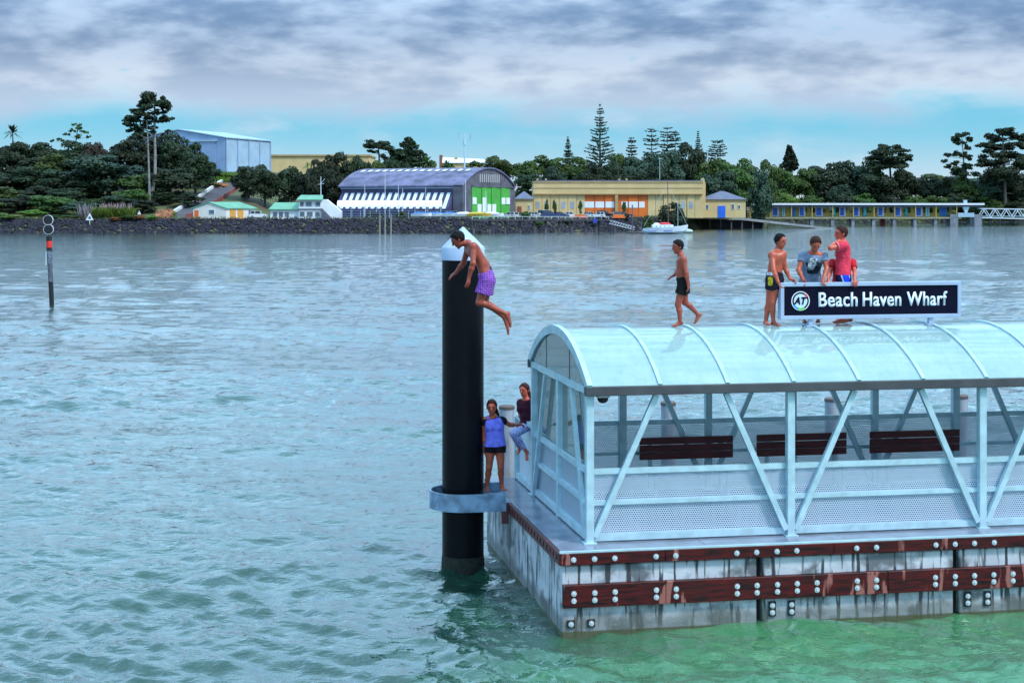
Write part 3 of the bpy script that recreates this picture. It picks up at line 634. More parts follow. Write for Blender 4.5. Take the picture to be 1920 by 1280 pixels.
def skin_mat(name, col):
    m = bpy.data.materials.new(name); m.use_nodes = True; nt = m.node_tree; b = nt.nodes['Principled BSDF']; N = nt.nodes.new; L = nt.links.new
    b.inputs['Roughness'].default_value = 0.34; b.inputs['Specular IOR Level'].default_value = 0.28
    tc = N('ShaderNodeTexCoord'); n = N('ShaderNodeTexNoise'); L(tc.outputs['Object'], n.inputs['Vector']); n.inputs['Scale'].default_value = 11; n.inputs['Detail'].default_value = 5
    r = N('ShaderNodeValToRGB'); L(n.outputs['Fac'], r.inputs[0]); e = r.color_ramp.elements
    e[0].position = 0.35; e[0].color = (*[c * 0.82 for c in col], 1); e[1].position = 0.68; e[1].color = (min(1, col[0] * 1.18), col[1] * 1.08, col[2] * 1.05, 1)
    L(r.outputs[0], b.inputs['Base Color']); return m
def cloth(name, col, rough=0.8, var=0.22, scale=14, **k): return mat(name, col, rough, 0, var, scale, 0.5, 28, 0.12, **k)
def pattern_mat(name, kind, c1, c2, scale):
    m = bpy.data.materials.new(name); m.use_nodes = True; nt = m.node_tree; b = nt.nodes['Principled BSDF']; N = nt.nodes.new; L = nt.links.new
    b.inputs['Roughness'].default_value = 0.8; tc = N('ShaderNodeTexCoord')
    if kind == 'plaid':
        a = N('ShaderNodeTexWave'); a.bands_direction = 'Z'; d = N('ShaderNodeTexWave'); d.bands_direction = 'X'
        for q in (a, d): L(tc.outputs['Object'], q.inputs['Vector']); q.inputs['Scale'].default_value = scale; q.inputs['Distortion'].default_value = 2.5; q.inputs['Detail'].default_value = 2
        mx = N('ShaderNodeMath'); mx.operation = 'MULTIPLY'; L(a.outputs['Fac'], mx.inputs[0]); L(d.outputs['Fac'], mx.inputs[1]); fac = mx.outputs[0]
    else:
        v = N('ShaderNodeTexVoronoi'); L(tc.outputs['Object'], v.inputs['Vector']); v.inputs['Scale'].default_value = scale; fac = v.outputs['Distance']
    r = N('ShaderNodeValToRGB'); L(fac, r.inputs[0]); e = r.color_ramp.elements
    e[0].position = 0.18; e[0].color = (*c1, 1); e[1].position = 0.42; e[1].color = (*c2, 1); L(r.outputs[0], b.inputs['Base Color']); return m
SKIN = skin_mat('skin_tan', (0.42, 0.098, 0.055)); SKIND = skin_mat('skin_brown', (0.31, 0.072, 0.045)); SKINR = skin_mat('skin_warm', (0.52, 0.110, 0.070))
HAIRB = mat('hair_black', (0.005, 0.004, 0.005), 0.6, 0, 0.4, 60, 0.6, 90, 0.15); HAIRBR = mat('hair_brown', (0.042, 0.012, 0.009), 0.6, 0, 0.4, 60, 0.6, 90, 0.15)
EYEW = mat('eye_dark', (0.03, 0.02, 0.02), 0.25); LIP = mat('lips', (0.28, 0.065, 0.055), 0.45); BROW = mat('eyebrow_hair', (0.02, 0.012, 0.012), 0.7)
def nv(v): v = np.array(v, float); return v / (np.linalg.norm(v) + 1e-9)
def hand(vol, wr, d, n, s, curl=0.5, thumb_side=1):
    """palm with four fingers of unequal length, bent at the knuckles, and a thumb leaving its side"""
    d = nv(d); n = nv(np.array(n, float) - d * (np.array(n, float) @ d)); b = np.cross(d, n) * thumb_side
    pc = wr + d * 0.045 * s
    vol.rc(wr, wr + d * 0.075 * s + b * 0.018 * s, 0.021 * s, 0.017 * s, 0.012).rc(wr, wr + d * 0.072 * s - b * 0.018 * s, 0.021 * s, 0.016 * s, 0.012)
    for off, ln in ((0.029, 0.062), (0.010, 0.070), (-0.010, 0.065), (-0.028, 0.050)):
        k0 = wr + d * 0.076 * s + b * off * s; d1 = nv(d * math.cos(curl) + n * math.sin(curl) + b * off * 2.2); d2 = nv(d * math.cos(curl * 2) + n * math.sin(curl * 2) + b * off)
        k1 = k0 + d1 * ln * 0.55 * s; k2 = k1 + d2 * ln * 0.5 * s
        vol.rc(k0, k1, 0.0098 * s, 0.009 * s, 0.004).rc(k1, k2, 0.009 * s, 0.0078 * s, 0.004)
    t0 = wr + d * 0.022 * s + b * 0.022 * s; t1 = t0 + nv(d * 0.6 + b * 0.75 + n * 0.25) * 0.036 * s; t2 = t1 + nv(d * 0.9 + b * 0.25 + n * 0.4) * 0.03 * s
    vol.rc(t0, t1, 0.013 * s, 0.0105 * s, 0.006).rc(t1, t2, 0.0105 * s, 0.0085 * s, 0.004)
def make_person(label, J, face, up, s, skin, hair, clothes, hands, group=None, feet=None, bust=0.0, sit=False):
    """J: joints in world space; face/up: head directions; s: size relative to 1.5 m; clothes: list of (kind, material, options)"""
    J = {k: np.array(v, float) for k, v in J.items()}
    base = J.get('base', (J['anL'] + J['anR']) / 2)
    t = thing('person', label, 'person', Vector(base), group)
    f = nv(face); u = nv(np.array(up, float) - f * (np.array(up, float) @ f)); r = np.cross(f, u); HM = np.stack([r, f, u], 1)
    hc = J['head']; nb = J['neck']; pel = J['pel']; wa = J['waist']
    v = Vol()
    v.el(hc + u * 0.018 * s, np.array([0.074, 0.090, 0.092]) * s, HM, 0.02)
    v.el(hc - u * 0.045 * s + f * 0.022 * s, np.array([0.056, 0.062, 0.066]) * s, HM, 0.03)
    v.el(hc - u * 0.098 * s + f * 0.060 * s, np.array([0.024, 0.020, 0.018]) * s, HM, 0.02)
    v.rc(hc + f * 0.088 * s + u * 0.012 * s, hc + f * 0.103 * s - u * 0.024 * s, 0.008 * s, 0.0135 * s, 0.010)
    v.rc(hc + f * 0.078 * s + u * 0.024 * s - r * 0.03 * s, hc + f * 0.078 * s + u * 0.024 * s + r * 0.03 * s, 0.012 * s, 0.012 * s, 0.012)
    v.rc(hc + f * 0.076 * s - u * 0.058 * s - r * 0.016 * s, hc + f * 0.076 * s - u * 0.058 * s + r * 0.016 * s, 0.011 * s, 0.011 * s, 0.01)
    for sg_ in (-1, 1): v.el(hc + r * sg_ * 0.078 * s - u * 0.006 * s - f * 0.004 * s, np.array([0.010, 0.018, 0.030]) * s, HM, 0.006)
    v.rc(nb, hc - u * 0.06 * s - f * 0.018 * s, 0.050 * s, 0.044 * s, 0.03)
    shm = (J['shL'] + J['shR']) / 2; tor = []
    for S_ in 'LR':
        sh_, hip = J['sh' + S_], J['hip' + S_]
        si = shm + (sh_ - shm) * 0.48 + (wa - shm) * 0.16; wi = wa + (hip - (J['hipL'] + J['hipR']) / 2) * 0.62
        tor += [(si, wi, 0.083 * s, 0.076 * s), (wi, hip, 0.076 * s, 0.086 * s), (nb, sh_, 0.046 * s, 0.048 * s), (sh_, si, 0.050 * s, 0.07 * s)]
        v.rc(sh_, J['el' + S_], 0.047 * s, 0.036 * s, 0.03)
        el, wr = J['el' + S_], J['wr' + S_]; v.rc(el, lerp(el, wr, 0.35), 0.036 * s, 0.037 * s, 0.02).rc(lerp(el, wr, 0.35), wr, 0.037 * s, 0.024 * s, 0.02)
        hd = hands[S_]; hand(v, wr, hd[0], hd[1], s, hd[2] if len(hd) > 2 else 0.45, hd[3] if len(hd) > 3 else (1 if S_ == 'L' else -1))
        kn, an = J['kn' + S_], J['an' + S_]
        v.rc(hip, kn, 0.083 * s, 0.052 * s, 0.04)
        sd = nv(an - kn); td = nv(kn - hip); bk = nv(td - sd * (td @ sd)) if np.linalg.norm(np.cross(td, sd)) > 0.12 else -nv(np.array(J['toe' + S_]) - an)
        bk = -np.abs(1) * bk if (np.linalg.norm(np.cross(td, sd)) <= 0.12) is False and False else bk
        back = -nv((J['toe' + S_] - an) - sd * ((J['toe' + S_] - an) @ sd))
        v.rc(kn, lerp(kn, an, 0.35) + back * 0.014 * s, 0.048 * s, 0.049 * s, 0.02).rc(lerp(kn, an, 0.35) + back * 0.014 * s, an, 0.049 * s, 0.030 * s, 0.02)
        toe = J['toe' + S_]; fd = nv(toe - an - sd * max(0.0, 0.0)); side = np.cross(fd, sd); side = nv(side)
        heel = an + sd * 0.048 * s - fd * 0.026 * s
        v.rc(an, heel, 0.030 * s, 0.027 * s, 0.012)
        for o_ in (-1, 1):
            ball = lerp(an + sd * 0.05 * s, toe, 0.68) + side * 0.018 * s * o_
            v.rc(heel, ball, 0.025 * s, 0.021 * s, 0.012).rc(ball, toe + side * 0.014 * s * o_, 0.020 * s, 0.014 * s, 0.008)
        v.rc(an, lerp(an + sd * 0.03 * s, toe, 0.6), 0.028 * s, 0.018 * s, 0.014)
    tor += [(shm + (wa - shm) * 0.2, wa, 0.088 * s, 0.078 * s), (wa, pel, 0.078 * s, 0.088 * s)]
    for a, b, ra, rb in tor: v.rc(a, b, ra, rb, 0.035)
    body = vol_obj(v, 'body', skin, t)
    # face
    for S_ in (-1, 1):
        MB().ell(hc + f * 0.084 * s + u * 0.006 * s + r * S_ * 0.031 * s, (0.013 * s, 0.007 * s, 0.007 * s), 8, 6, Matrix(HM.tolist())).build('eye', EYEW, t, True)
        MB().ell(hc + f * 0.088 * s + u * 0.030 * s + r * S_ * 0.031 * s, (0.019 * s, 0.006 * s, 0.005 * s), 8, 5, Matrix(HM.tolist())).build('eyebrow', BROW, t, True)
    MB().ell(hc + f * 0.083 * s - u * 0.059 * s, (0.023 * s, 0.007 * s, 0.008 * s), 10, 6, Matrix(HM.tolist())).build('mouth', LIP, t, True)
    # hair
    h = Vol(0.0085); cutp = hc + f * 0.052 * s + u * 0.060 * s; cutn = nv(f * 0.86 - u * 0.50)
    low = hc - u * 0.03 * s
    h.el(hc + u * 0.026 * s - f * 0.006 * s, np.array([0.089, 0.105, 0.101]) * s * hair.get('big', 1.0), HM, 0.01, [(cutp, cutn), (hc - u * (0.075 if hair.get('long') else 0.060) * s, -u)])
    for a, b, ra, rb in hair.get('tails', []): h.rc(np.array(a), np.array(b), ra, rb, 0.02)
    vol_obj(h, 'hair', hair['mat'], t, 0.0075)
    # clothes
    for c in clothes:
        kind, m, o = c; cv = Vol(0.0085)
        if kind in ('shorts', 'leggings'):
            inf = o.get('inf', 0.014); tl = o.get('len', 0.55); wz = o.get('waist', 0.35)
            wp = lerp(pel, wa, wz); wn = nv(wa - pel)
            for S_ in 'LR':
                hip, kn, an = J['hip' + S_], J['kn' + S_], J['an' + S_]; wi = wa + (hip - (J['hipL'] + J['hipR']) / 2) * 0.62
                cv.rc(wi, hip, 0.076 * s + inf, 0.088 * s + inf, 0.03, [(wp, wn)])
                if kind == 'shorts':
                    e = lerp(hip, kn, tl); fl = o.get('flare', 0.012)
                    r1 = lerp(0.083, 0.052, tl) * s + inf + fl
                    d_ = nv(kn - hip); cv.rc(hip, e + d_ * 0.06, 0.086 * s + inf, r1, 0.02, [(e, d_), (wp, wn)])
                else:
                    back = -nv(J['toe' + S_] - an); e = lerp(kn, an, 0.88)
                    cv.rc(hip, kn, 0.083 * s + inf, 0.053 * s + inf, 0.03, [(wp, wn)]).rc(kn, lerp(kn, an, 0.35) + back * 0.014 * s, 0.050 * s + inf, 0.049 * s + inf, 0.02).rc(lerp(kn, an, 0.35) + back * 0.014 * s, an, 0.049 * s + inf, 0.031 * s + inf, 0.02, [(e, nv(an - kn))])
            cv.rc(wa, pel, 0.078 * s + inf, 0.09 * s + inf, 0.03, [(wp, wn)])
        elif kind in ('tee', 'singlet'):
            inf = o.get('inf', 0.014); bt = o.get('hem', 0.0); hp = lerp(pel, wa, -bt) ; hn = nv(pel - wa)
            ncut = [(nb + nv(nb - wa) * 0.012 * s, nv(nb - wa + f * 0.15))]
            for S_ in 'LR':
                sh_, hip, el = J['sh' + S_], J['hip' + S_], J['el' + S_]
                si = shm + (sh_ - shm) * 0.48 + (wa - shm) * 0.16; wi = wa + (hip - (J['hipL'] + J['hipR']) / 2) * 0.62
                cv.rc(si, wi, 0.084 * s + inf, 0.082 * s + inf, 0.03, ncut).rc(wi, hip, 0.082 * s + inf, 0.090 * s + inf + 0.006, 0.03, [(hp, hn)])
                if kind == 'tee':
                    cv.rc(nb, sh_, 0.044 * s + inf, 0.050 * s + inf, 0.02, ncut).rc(sh_, si, 0.052 * s + inf, 0.07 * s + inf, 0.02, ncut)
                    e = lerp(sh_, el, o.get('sleeve', 0.55)); cv.rc(sh_, lerp(sh_, el, min(1.0, o.get('sleeve', 0.55) + 0.12)), 0.050 * s + inf, 0.044 * s + inf + 0.004, 0.02, [(e, nv(el - sh_))])
                else:
                    cv.rc(lerp(nb, sh_, 0.55), si, 0.040 * s + inf, 0.07 * s + inf, 0.02)
            cv.rc(shm + (wa - shm) * 0.2, wa, 0.09 * s + inf, 0.082 * s + inf, 0.03, ncut).rc(wa, pel, 0.082 * s + inf, 0.094 * s + inf, 0.03, [(hp, hn)])
            if bust:
                for S_ in 'LR': cv.el(lerp(shm, wa, 0.42) + (J['sh' + S_] - shm) * 0.45 + np.array(o.get('front', f)) * 0.075 * s, np.array([0.055, 0.05, 0.055]) * s, None, 0.04)
        elif kind == 'band':
            a, b = o['a'], o['b']; cv.rc(a, b, o['ra'], o['rb'], 0.01, [(np.array(b), nv(np.array(b) - np.array(a))), (np.array(a), nv(np.array(a) - np.array(b)))])
        if o.get('cuts'): cv.p = [q[:6] + (list(q[6]) + o['cuts'],) for q in cv.p]
        vol_obj(cv, o.get('name', kind), m, t, o.get('noise', 0.0025))
    return t, J
def pts(Y0, **k):
    return {n: np.array(P(q[0], q[1], Y0 + (q[2] if len(q) > 2 else 0.0))) for n, q in k.items()}
uax = np.array([math.cos(TH), math.sin(TH), 0.0]); vax = np.array([-math.sin(TH), math.cos(TH), 0.0]); zax = np.array([0, 0, 1.0])
def decal(name, q, n, m, parent, thick=0.006):
    """flat print: quad of world points pushed out along n"""
    mb = MB(); mb.prism([Vector(p) for p in q], Vector(n) * thick); return mb.build(name, m, parent)
def cutbox(x0, x1, y0, y1, Y, back, sx=0.0):
    """planes that keep only a printed patch of a garment; sx slants its sides"""
    n = nv((1, 0, sx)); return [(P(x0, y0, Y), -n), (P(x1, y0, Y), n), (P(x0, y0, Y), (0, 0, 1)), (P(x0, y1, Y), (0, 0, -1)), (np.array((0, back, 0)), (0, 1, 0))]
# --- the jumping youth
J = pts(24.8, head=(859, 449, 0), neck=(878, 457, 0.02), waist=(906, 496, 0.02), pel=(913, 519, 0.02), shL=(888, 462, -0.16), elL=(887, 494, -0.27), wrL=(879, 521, -0.24),
        shR=(878, 465, 0.19), elR=(869, 493, 0.30), wrR=(855, 511, 0.32), hipL=(912, 525, -0.09), knL=(899, 567, -0.10), anL=(948, 588, -0.06), toeL=(957, 612, -0.08),
        hipR=(915, 526, 0.12), knR=(908, 567, 0.14), anR=(945, 594, 0.12), toeR=(953, 626, 0.10))
PURP = pattern_mat('purple_plaid', 'plaid', (0.13, 0.018, 0.30), (0.36, 0.15, 0.52), 11)
jp, _ = make_person('shirtless youth in purple checked shorts jumping in mid air beside the black pile', J, (-0.88, -0.10, -0.62), (-0.55, 0, 0.85), 1.13, SKIND, {'mat': HAIRB},
    [('shorts', PURP, {'len': 0.62, 'inf': 0.018, 'flare': 0.028, 'waist': 0.42, 'noise': 0.006}), ('band', cloth('dark_waistband', (0.03, 0.02, 0.09)), {'a': lerp(J['pel'], J['waist'], 0.42), 'b': lerp(J['pel'], J['waist'], 0.72), 'ra': 0.112, 'rb': 0.107, 'name': 'waistband'})],
    {'L': ((-0.15, -0.1, -1), (-0.8, 0.6, 0), 0.35), 'R': ((-1, 0.1, -0.75), (0.3, 0.3, -0.9), 0.25)})
# --- boy walking on the roof
YW = 26.15
J = pts(YW, head=(1271, 463, 0), neck=(1277, 480, 0.01), waist=(1277, 512, 0), pel=(1281, 528, 0), shL=(1281, 486, -0.13), elL=(1287, 512, -0.20), wrL=(1290, 532, -0.20),
        shR=(1276, 487, 0.15), elR=(1271, 508, 0.26), wrR=(1264, 516, 0.12), hipL=(1281, 534, -0.08), knL=(1271, 571, -0.09), anL=(1275, 602, -0.08), toeL=(1261, 611, -0.10),
        hipR=(1282, 534, 0.08), knR=(1284, 567, 0.10), anR=(1308, 589, 0.12), toeR=(1302, 606, 0.10))
BLK = cloth('black_shorts', (0.008, 0.010, 0.010))
make_person('shirtless boy in black shorts walking along the roof, one foot lifted', J, (-0.93, -0.32, -0.12), (0, 0, 1), 0.97, SKIND, {'mat': HAIRB},
    [('shorts', BLK, {'len': 0.48, 'inf': 0.014, 'flare': 0.016, 'waist': 0.6, 'noise': 0.004})], {'L': ((0.1, -0.05, -1), (-0.9, 0.4, 0), 0.45), 'R': ((-0.85, -0.4, -0.4), (0.2, 0, -1), 0.3)})
# --- boy holding the left end of the sign
YB = 26.25
J = pts(YB, head=(1463, 452, 0), neck=(1457, 471, 0.02), waist=(1453, 503, 0), pel=(1452, 520, 0), shL=(1468, 476, -0.02), elL=(1472, 502, 0.0), wrL=(1481, 523, -0.05),
        shR=(1447, 478, -0.06), elR=(1451, 508, -0.22), wrR=(1459, 528, -0.30), hipL=(1458, 525, 0.02), knL=(1449, 566, -0.02), anL=(1450, 602, 0.02), toeL=(1462, 610, -0.10),
        hipR=(1447, 525, -0.03), knR=(1442, 566, 0.04), anR=(1436, 601, 0.08), toeR=(1442, 608, -0.06))
YEL = cloth('yellow_panel', (0.55, 0.42, 0.03), var=0.7, scale=45); WHC = cloth('white_panel', (0.55, 0.58, 0.66))
NAVB = cloth('dark_board_shorts', (0.014, 0.014, 0.026))
pb, J = make_person('shirtless boy in dark shorts with yellow side panel gripping the near end of the sign', J, (0.72, -0.66, -0.12), (0, 0, 1), 1.03, SKIN, {'mat': HAIRB},
    [('shorts', NAVB, {'len': 0.42, 'inf': 0.014, 'flare': 0.008, 'waist': 0.55}),
     ('shorts', YEL, {'len': 0.42, 'inf': 0.0175, 'flare': 0.008, 'waist': 0.55, 'name': 'yellow_side_panel', 'cuts': cutbox(1438.5, 1446, 519, 535, YB, YB - 0.02)}),
     ('shorts', WHC, {'len': 0.42, 'inf': 0.0175, 'flare': 0.008, 'waist': 0.55, 'name': 'white_hip_panel', 'cuts': cutbox(1437, 1447, 510, 516, YB, YB - 0.02)})], {'L': ((0.9, -0.3, -0.25), (0, -0.3, -1), 0.6), 'R': ((0.35, -0.2, -0.9), (0.9, -0.2, 0), 0.5)})
# --- girl in grey t-shirt bending over the sign
YG = 26.55
J = pts(YG, head=(1529, 457, -0.16), neck=(1525, 474, -0.06), waist=(1520, 507, 0.10), pel=(1519, 525, 0.16), shL=(1544, 480, -0.05), elL=(1550, 503, -0.12), wrL=(1544, 523, -0.27),
        shR=(1505, 480, -0.03), elR=(1497, 506, -0.12), wrR=(1506, 524, -0.28), hipL=(1529, 530, 0.17), knL=(1532, 568, 0.10), anL=(1534, 597, 0.14), toeL=(1533, 603, -0.02),
        hipR=(1510, 530, 0.17), knR=(1508, 568, 0.10), anR=(1508, 597, 0.14), toeR=(1510, 604, -0.02))
GREY = cloth('grey_tee', (0.20, 0.26, 0.38)); 
gg, J = make_person('girl in grey t-shirt with dark print leaning over the sign, head bowed', J, (0.06, -0.80, -0.62), (0, -0.5, 0.85), 1.06, SKIN, {'mat': HAIRBR, 'long': 1, 'tails': [(P(1526, 455, YG - 0.02), P(1527, 468, YG + 0.06), 0.06, 0.045)]},
    [('tee', GREY, {'sleeve': 0.42, 'hem': 0.1, 'inf': 0.014}),
     ('tee', cloth('print_dark', (0.02, 0.03, 0.045), var=0.6, scale=25), {'sleeve': 0.05, 'hem': 0.1, 'inf': 0.0175, 'name': 'shirt_print', 'noise': 0.004, 'cuts': cutbox(1509, 1536, 491, 512, YG, YG - 0.0, 0.25)}),
     ('tee', cloth('print_pale', (0.45, 0.53, 0.58), var=0.85, scale=32), {'sleeve': 0.05, 'hem': 0.1, 'inf': 0.0205, 'name': 'shirt_motif', 'noise': 0.006, 'cuts': cutbox(1517, 1530, 485, 505, YG, YG - 0.0, -0.3)}), ('shorts', cloth('grey_shorts', (0.045, 0.055, 0.085)), {'len': 0.3, 'inf': 0.015, 'waist': 0.3})],
    {'L': ((-0.1, -0.5, -0.85), (0, -0.6, -0.8), 0.5), 'R': ((0.2, -0.5, -0.85), (0, -0.6, -0.8), 0.5)}, bust=0.8)
# --- youth in the pink red t-shirt, arm across the chest
YR = 26.6
J = pts(YR, head=(1577, 438, 0), neck=(1581, 455, 0.02), waist=(1581, 492, 0.02), pel=(1581, 515, 0.02), shL=(1582, 461, -0.15), elL=(1557, 465, -0.22), wrL=(1572, 452, -0.05),
        shR=(1580, 463, 0.17), elR=(1570, 478, 0.22), wrR=(1572, 462, 0.05), hipL=(1580, 522, -0.08), knL=(1576, 562, -0.09), anL=(1583, 596, -0.06), toeL=(1563, 604, -0.10),
        hipR=(1583, 522, 0.09), knR=(1588, 562, 0.10), anR=(1592, 595, 0.12), toeR=(1574, 604, 0.08))
BLUE_ = cloth('bright_blue_cloth', (0.012, 0.06, 0.80))
PINK = cloth('pink_red_tee', (0.66, 0.045, 0.085)); BLUS = cloth('dark_sport_shorts', (0.012, 0.014, 0.05))
pk, J = make_person('youth in pink red t-shirt and blue striped shorts, arm folded to the shoulder', J, (-0.97, -0.2, -0.05), (0, 0, 1), 1.10, SKINR, {'mat': HAIRBR},
    [('tee', PINK, {'sleeve': 0.55, 'hem': 0.0, 'inf': 0.020, 'noise': 0.005}), ('shorts', BLUS, {'len': 0.40, 'inf': 0.017, 'waist': 0.45, 'flare': 0.01}),
     ('shorts', WHC, {'len': 0.40, 'inf': 0.0195, 'waist': 0.42, 'flare': 0.01, 'name': 'white_piping', 'cuts': cutbox(1571, 1589, 511, 545, YR, YR - 0.03, 0.3)}),
     ('shorts', BLUE_, {'len': 0.40, 'inf': 0.0225, 'waist': 0.42, 'flare': 0.01, 'name': 'blue_side_panel', 'cuts': cutbox(1573.5, 1586.5, 511, 545, YR, YR - 0.03, 0.3)})],
    {'L': ((0.8, 0.4, 0.5), (0.3, 1, 0), 0.5), 'R': ((0.3, -0.5, 0.6), (0.3, -1, 0), 0.5)})
e0, e1 = J['shL'], J['elL']; 
vol_obj(Vol().rc(lerp(e0, e1, .46), lerp(e0, e1, .53), 0.074, 0.074, 0.005, [(lerp(e0, e1, .53), nv(e1 - e0)), (lerp(e0, e1, .46), nv(e0 - e1))]), 'sleeve_stripe', WHC, pk)
# --- companion in red, mostly hidden behind, both hands on the sign
YH = 26.95
J = pts(YH, head=(1580, 470, -0.10), neck=(1580, 487, 0), waist=(1578, 518, 0.08), pel=(1578, 534, 0.12), shL=(1598, 492, -0.02), elL=(1603, 510, -0.20), wrL=(1602, 523, -0.62),
        shR=(1561, 492, -0.02), elR=(1556, 511, -0.22), wrR=(1553, 524, -0.60), hipL=(1586, 538, 0.10), knL=(1588, 572, 0.0), anL=(1588, 594, 0.12), toeL=(1587, 602, -0.04),
        hipR=(1570, 538, 0.10), knR=(1570, 572, 0.0), anR=(1571, 594, 0.12), toeR=(1570, 602, -0.04))
make_person('crouching companion in red top, hidden behind the pink shirted youth, hands on sign', J, (-0.1, -0.9, -0.3), (0, 0, 1), 0.98, SKINR, {'mat': HAIRB},
    [('tee', cloth('red_top', (0.48, 0.02, 0.03)), {'sleeve': 0.6}), ('shorts', cloth('black_red_shorts', (0.03, 0.006, 0.008)), {'len': 0.5})],
    {'L': ((0, -0.6, -0.8), (0, -0.5, -0.8), 0.5), 'R': ((0, -0.6, -0.8), (0, -0.5, -0.8), 0.5)})
# --- girl standing beside the pile
YS = 27.35
J = pts(YS, head=(922, 763, -0.03), neck=(924, 782, 0), waist=(928, 815, 0), pel=(929, 833, 0), shL=(942, 788, 0.03), elL=(956, 796, 0.16), wrL=(969, 796, 0.36),
        shR=(909, 788, 0), elR=(908, 816, 0.02), wrR=(909, 840, 0.0), hipL=(937, 838, 0), knL=(939, 876, -0.03), anL=(941, 910, 0.06), toeL=(948, 918, -0.10),
        hipR=(920, 838, 0), knR=(917, 876, -0.03), anR=(913, 911, 0.06), toeR=(913, 921, -0.10))
BLUT = cloth('violet_blue_singlet', (0.20, 0.20, 0.80)); BLKT = cloth('black_top', (0.012, 0.010, 0.016))
make_person('girl in violet blue singlet and black shorts standing beside the black pile', J, (-0.05, -0.98, -0.15), (0, 0, 1), 1.06, SKIN, {'mat': HAIRBR, 'long': 1, 'tails': [(P(930, 768, YS + 0.1), P(935, 780, YS + 0.05), 0.04, 0.02)]},
    [('tee', BLKT, {'sleeve': 0.30, 'hem': -0.6, 'inf': 0.010, 'name': 'black_undershirt'}), ('singlet', BLUT, {'hem': 0.15, 'inf': 0.017, 'noise': 0.005}), ('shorts', BLKT, {'len': 0.26, 'inf': 0.012, 'waist': 0.3})],
    {'L': ((0.9, 0.3, 0), (0, -0.3, -1), 0.5), 'R': ((0.05, -0.1, -1), (0.9, 0.3, 0), 0.35)}, bust=0.8)
# --- girl sitting on the side screen
q0 = L3(SU0, 5.35, 2.40); YT = q0.y
J = pts(YT, head=(983, 731, -0.02), neck=(986, 749, 0), waist=(987, 780, 0), pel=(988, 793, 0.02), shL=(996, 754, -0.04), elL=(1000, 776, -0.06), wrL=(996, 793, -0.12),
        shR=(976, 755, 0.08), elR=(975, 775, 0.12), wrR=(979, 790, 0.05), hipL=(990, 797, -0.06), knL=(965, 815, -0.22), anL=(986, 845, -0.20), toeL=(988, 862, -0.34),
        hipR=(986, 797, 0.10), knR=(962, 812, 0.02), anR=(973, 838, 0.02), toeR=(970, 850, -0.14), base=(985, 800, 0))
LEG = pattern_mat('patterned_leggings', 'spots', (0.02, 0.02, 0.16), (0.38, 0.42, 0.72), 34)
make_person('girl in maroon top and patterned blue leggings sitting on the shelter side screen', J, (-0.5, -0.84, -0.08), (0, 0, 1), 1.02, SKINR, {'mat': HAIRBR, 'long': 1, 'tails': [(P(990, 735, YT + 0.07), P(996, 756, YT + 0.05), 0.045, 0.03)]},
    [('tee', cloth('maroon_top', (0.060, 0.010, 0.026)), {'sleeve': 0.8, 'hem': 0.3}), ('leggings', LEG, {'inf': 0.010, 'waist': 0.4})],
    {'L': ((-0.4, -0.3, -0.8), (-0.6, 0, -0.6), 0.5), 'R': ((-0.3, -0.3, -0.8), (-0.6, 0, -0.6), 0.5)}, bust=0.6)
# ------------------------------------------------------------------ far shore: terrain
SHX = [-900, -8, 5, 32, 53, 66, 96, 104, 210, 900]; SHY = [382, 382, 389, 418, 462, 474, 600, 640, 650, 660]
def shore(X): return float(np.interp(X, SHX, SHY))
def sst(a, b, x): t = np.clip((x - a) / (b - a), 0, 1); return t * t * (3 - 2 * t)
def ground(X, Y):
    d = Y - np.interp(X, SHX, SHY)
    wl = 1 - sst(-72, -58, X); wr = sst(70, 110, X); wm = 1 - wl - wr
    hl = 10.5 * np.clip((d - 12) / 65, 0, 1) + 3.0 * np.clip((d - 77) / 25, 0, 1); hm = 8.0 * sst(52, 110, d); hr = 7.0 * sst(6, 70, d)
    z = np.interp(d, [-8, -1.0, 4.0, 9.0], [-2.5, -0.6, 3.02, 3.25])
    zr = np.interp(d, [-8, -2.0, 6.0, 14.0], [-2.5, -0.4, 1.4, 2.6])
    return z * (1 - wr) + zr * wr + hl * wl + hm * wm + hr * wr
xs = np.concatenate([[-900, -500, -300], np.arange(-220, 300, 4.0), [350, 500, 900]])
ds = np.array([-8, -4, -1, 0, 1, 2, 3, 4, 6, 9, 12, 18, 26, 36, 48, 60, 77, 90, 102, 130, 180, 260, 500, 1200.0])
GX = np.repeat(xs[:, None], len(ds), 1); GY = np.interp(GX, SHX, SHY) + ds[None, :]; GZ = ground(GX, GY)
GZ = GZ + np.where(ds[None, :] > 9, 0.15 * np.sin(GX * 0.31) * np.cos(GY * 0.23), 0)
i = np.arange(len(xs) - 1)[:, None] * len(ds) + np.arange(len(ds) - 1)[None, :]
GR = mat('rough_grass', (0.060, 0.085, 0.028), 0.9, 0, 0.5, 0.12, 0.4, 1.5, col2=(0.09, 0.07, 0.04))
tag(link('far_shore_ground', mesh_np('far_shore_ground', np.stack([GX, GY, GZ], -1).reshape(-1, 3), np.stack([i, i + len(ds), i + len(ds) + 1, i + 1], -1).reshape(-1, 4), True), GR), kind='structure')
def G(x, Y):
    X = (x - 960) * Y / F; return Vector((X, Y, float(ground(np.array(X), np.array(Y)))))
# paved quay strip
q = MB()
for a, b in zip(range(-100, 66, 6), range(-94, 72, 6)):
    ya, yb = shore(a), shore(b); q.add([(a, ya + 5.5, 3.34), (b, yb + 5.5, 3.34), (b, yb + 46, 3.42), (a, ya + 46, 3.42), (a, ya + 5.5, 3.0), (b, yb + 5.5, 3.0)], [(0, 1, 2, 3), (4, 5, 1, 0)])
tag(q.build('paved_quay', mat('quay_asphalt', (0.14, 0.14, 0.16), 0.85, 0, 0.3, 0.2)), kind='structure')
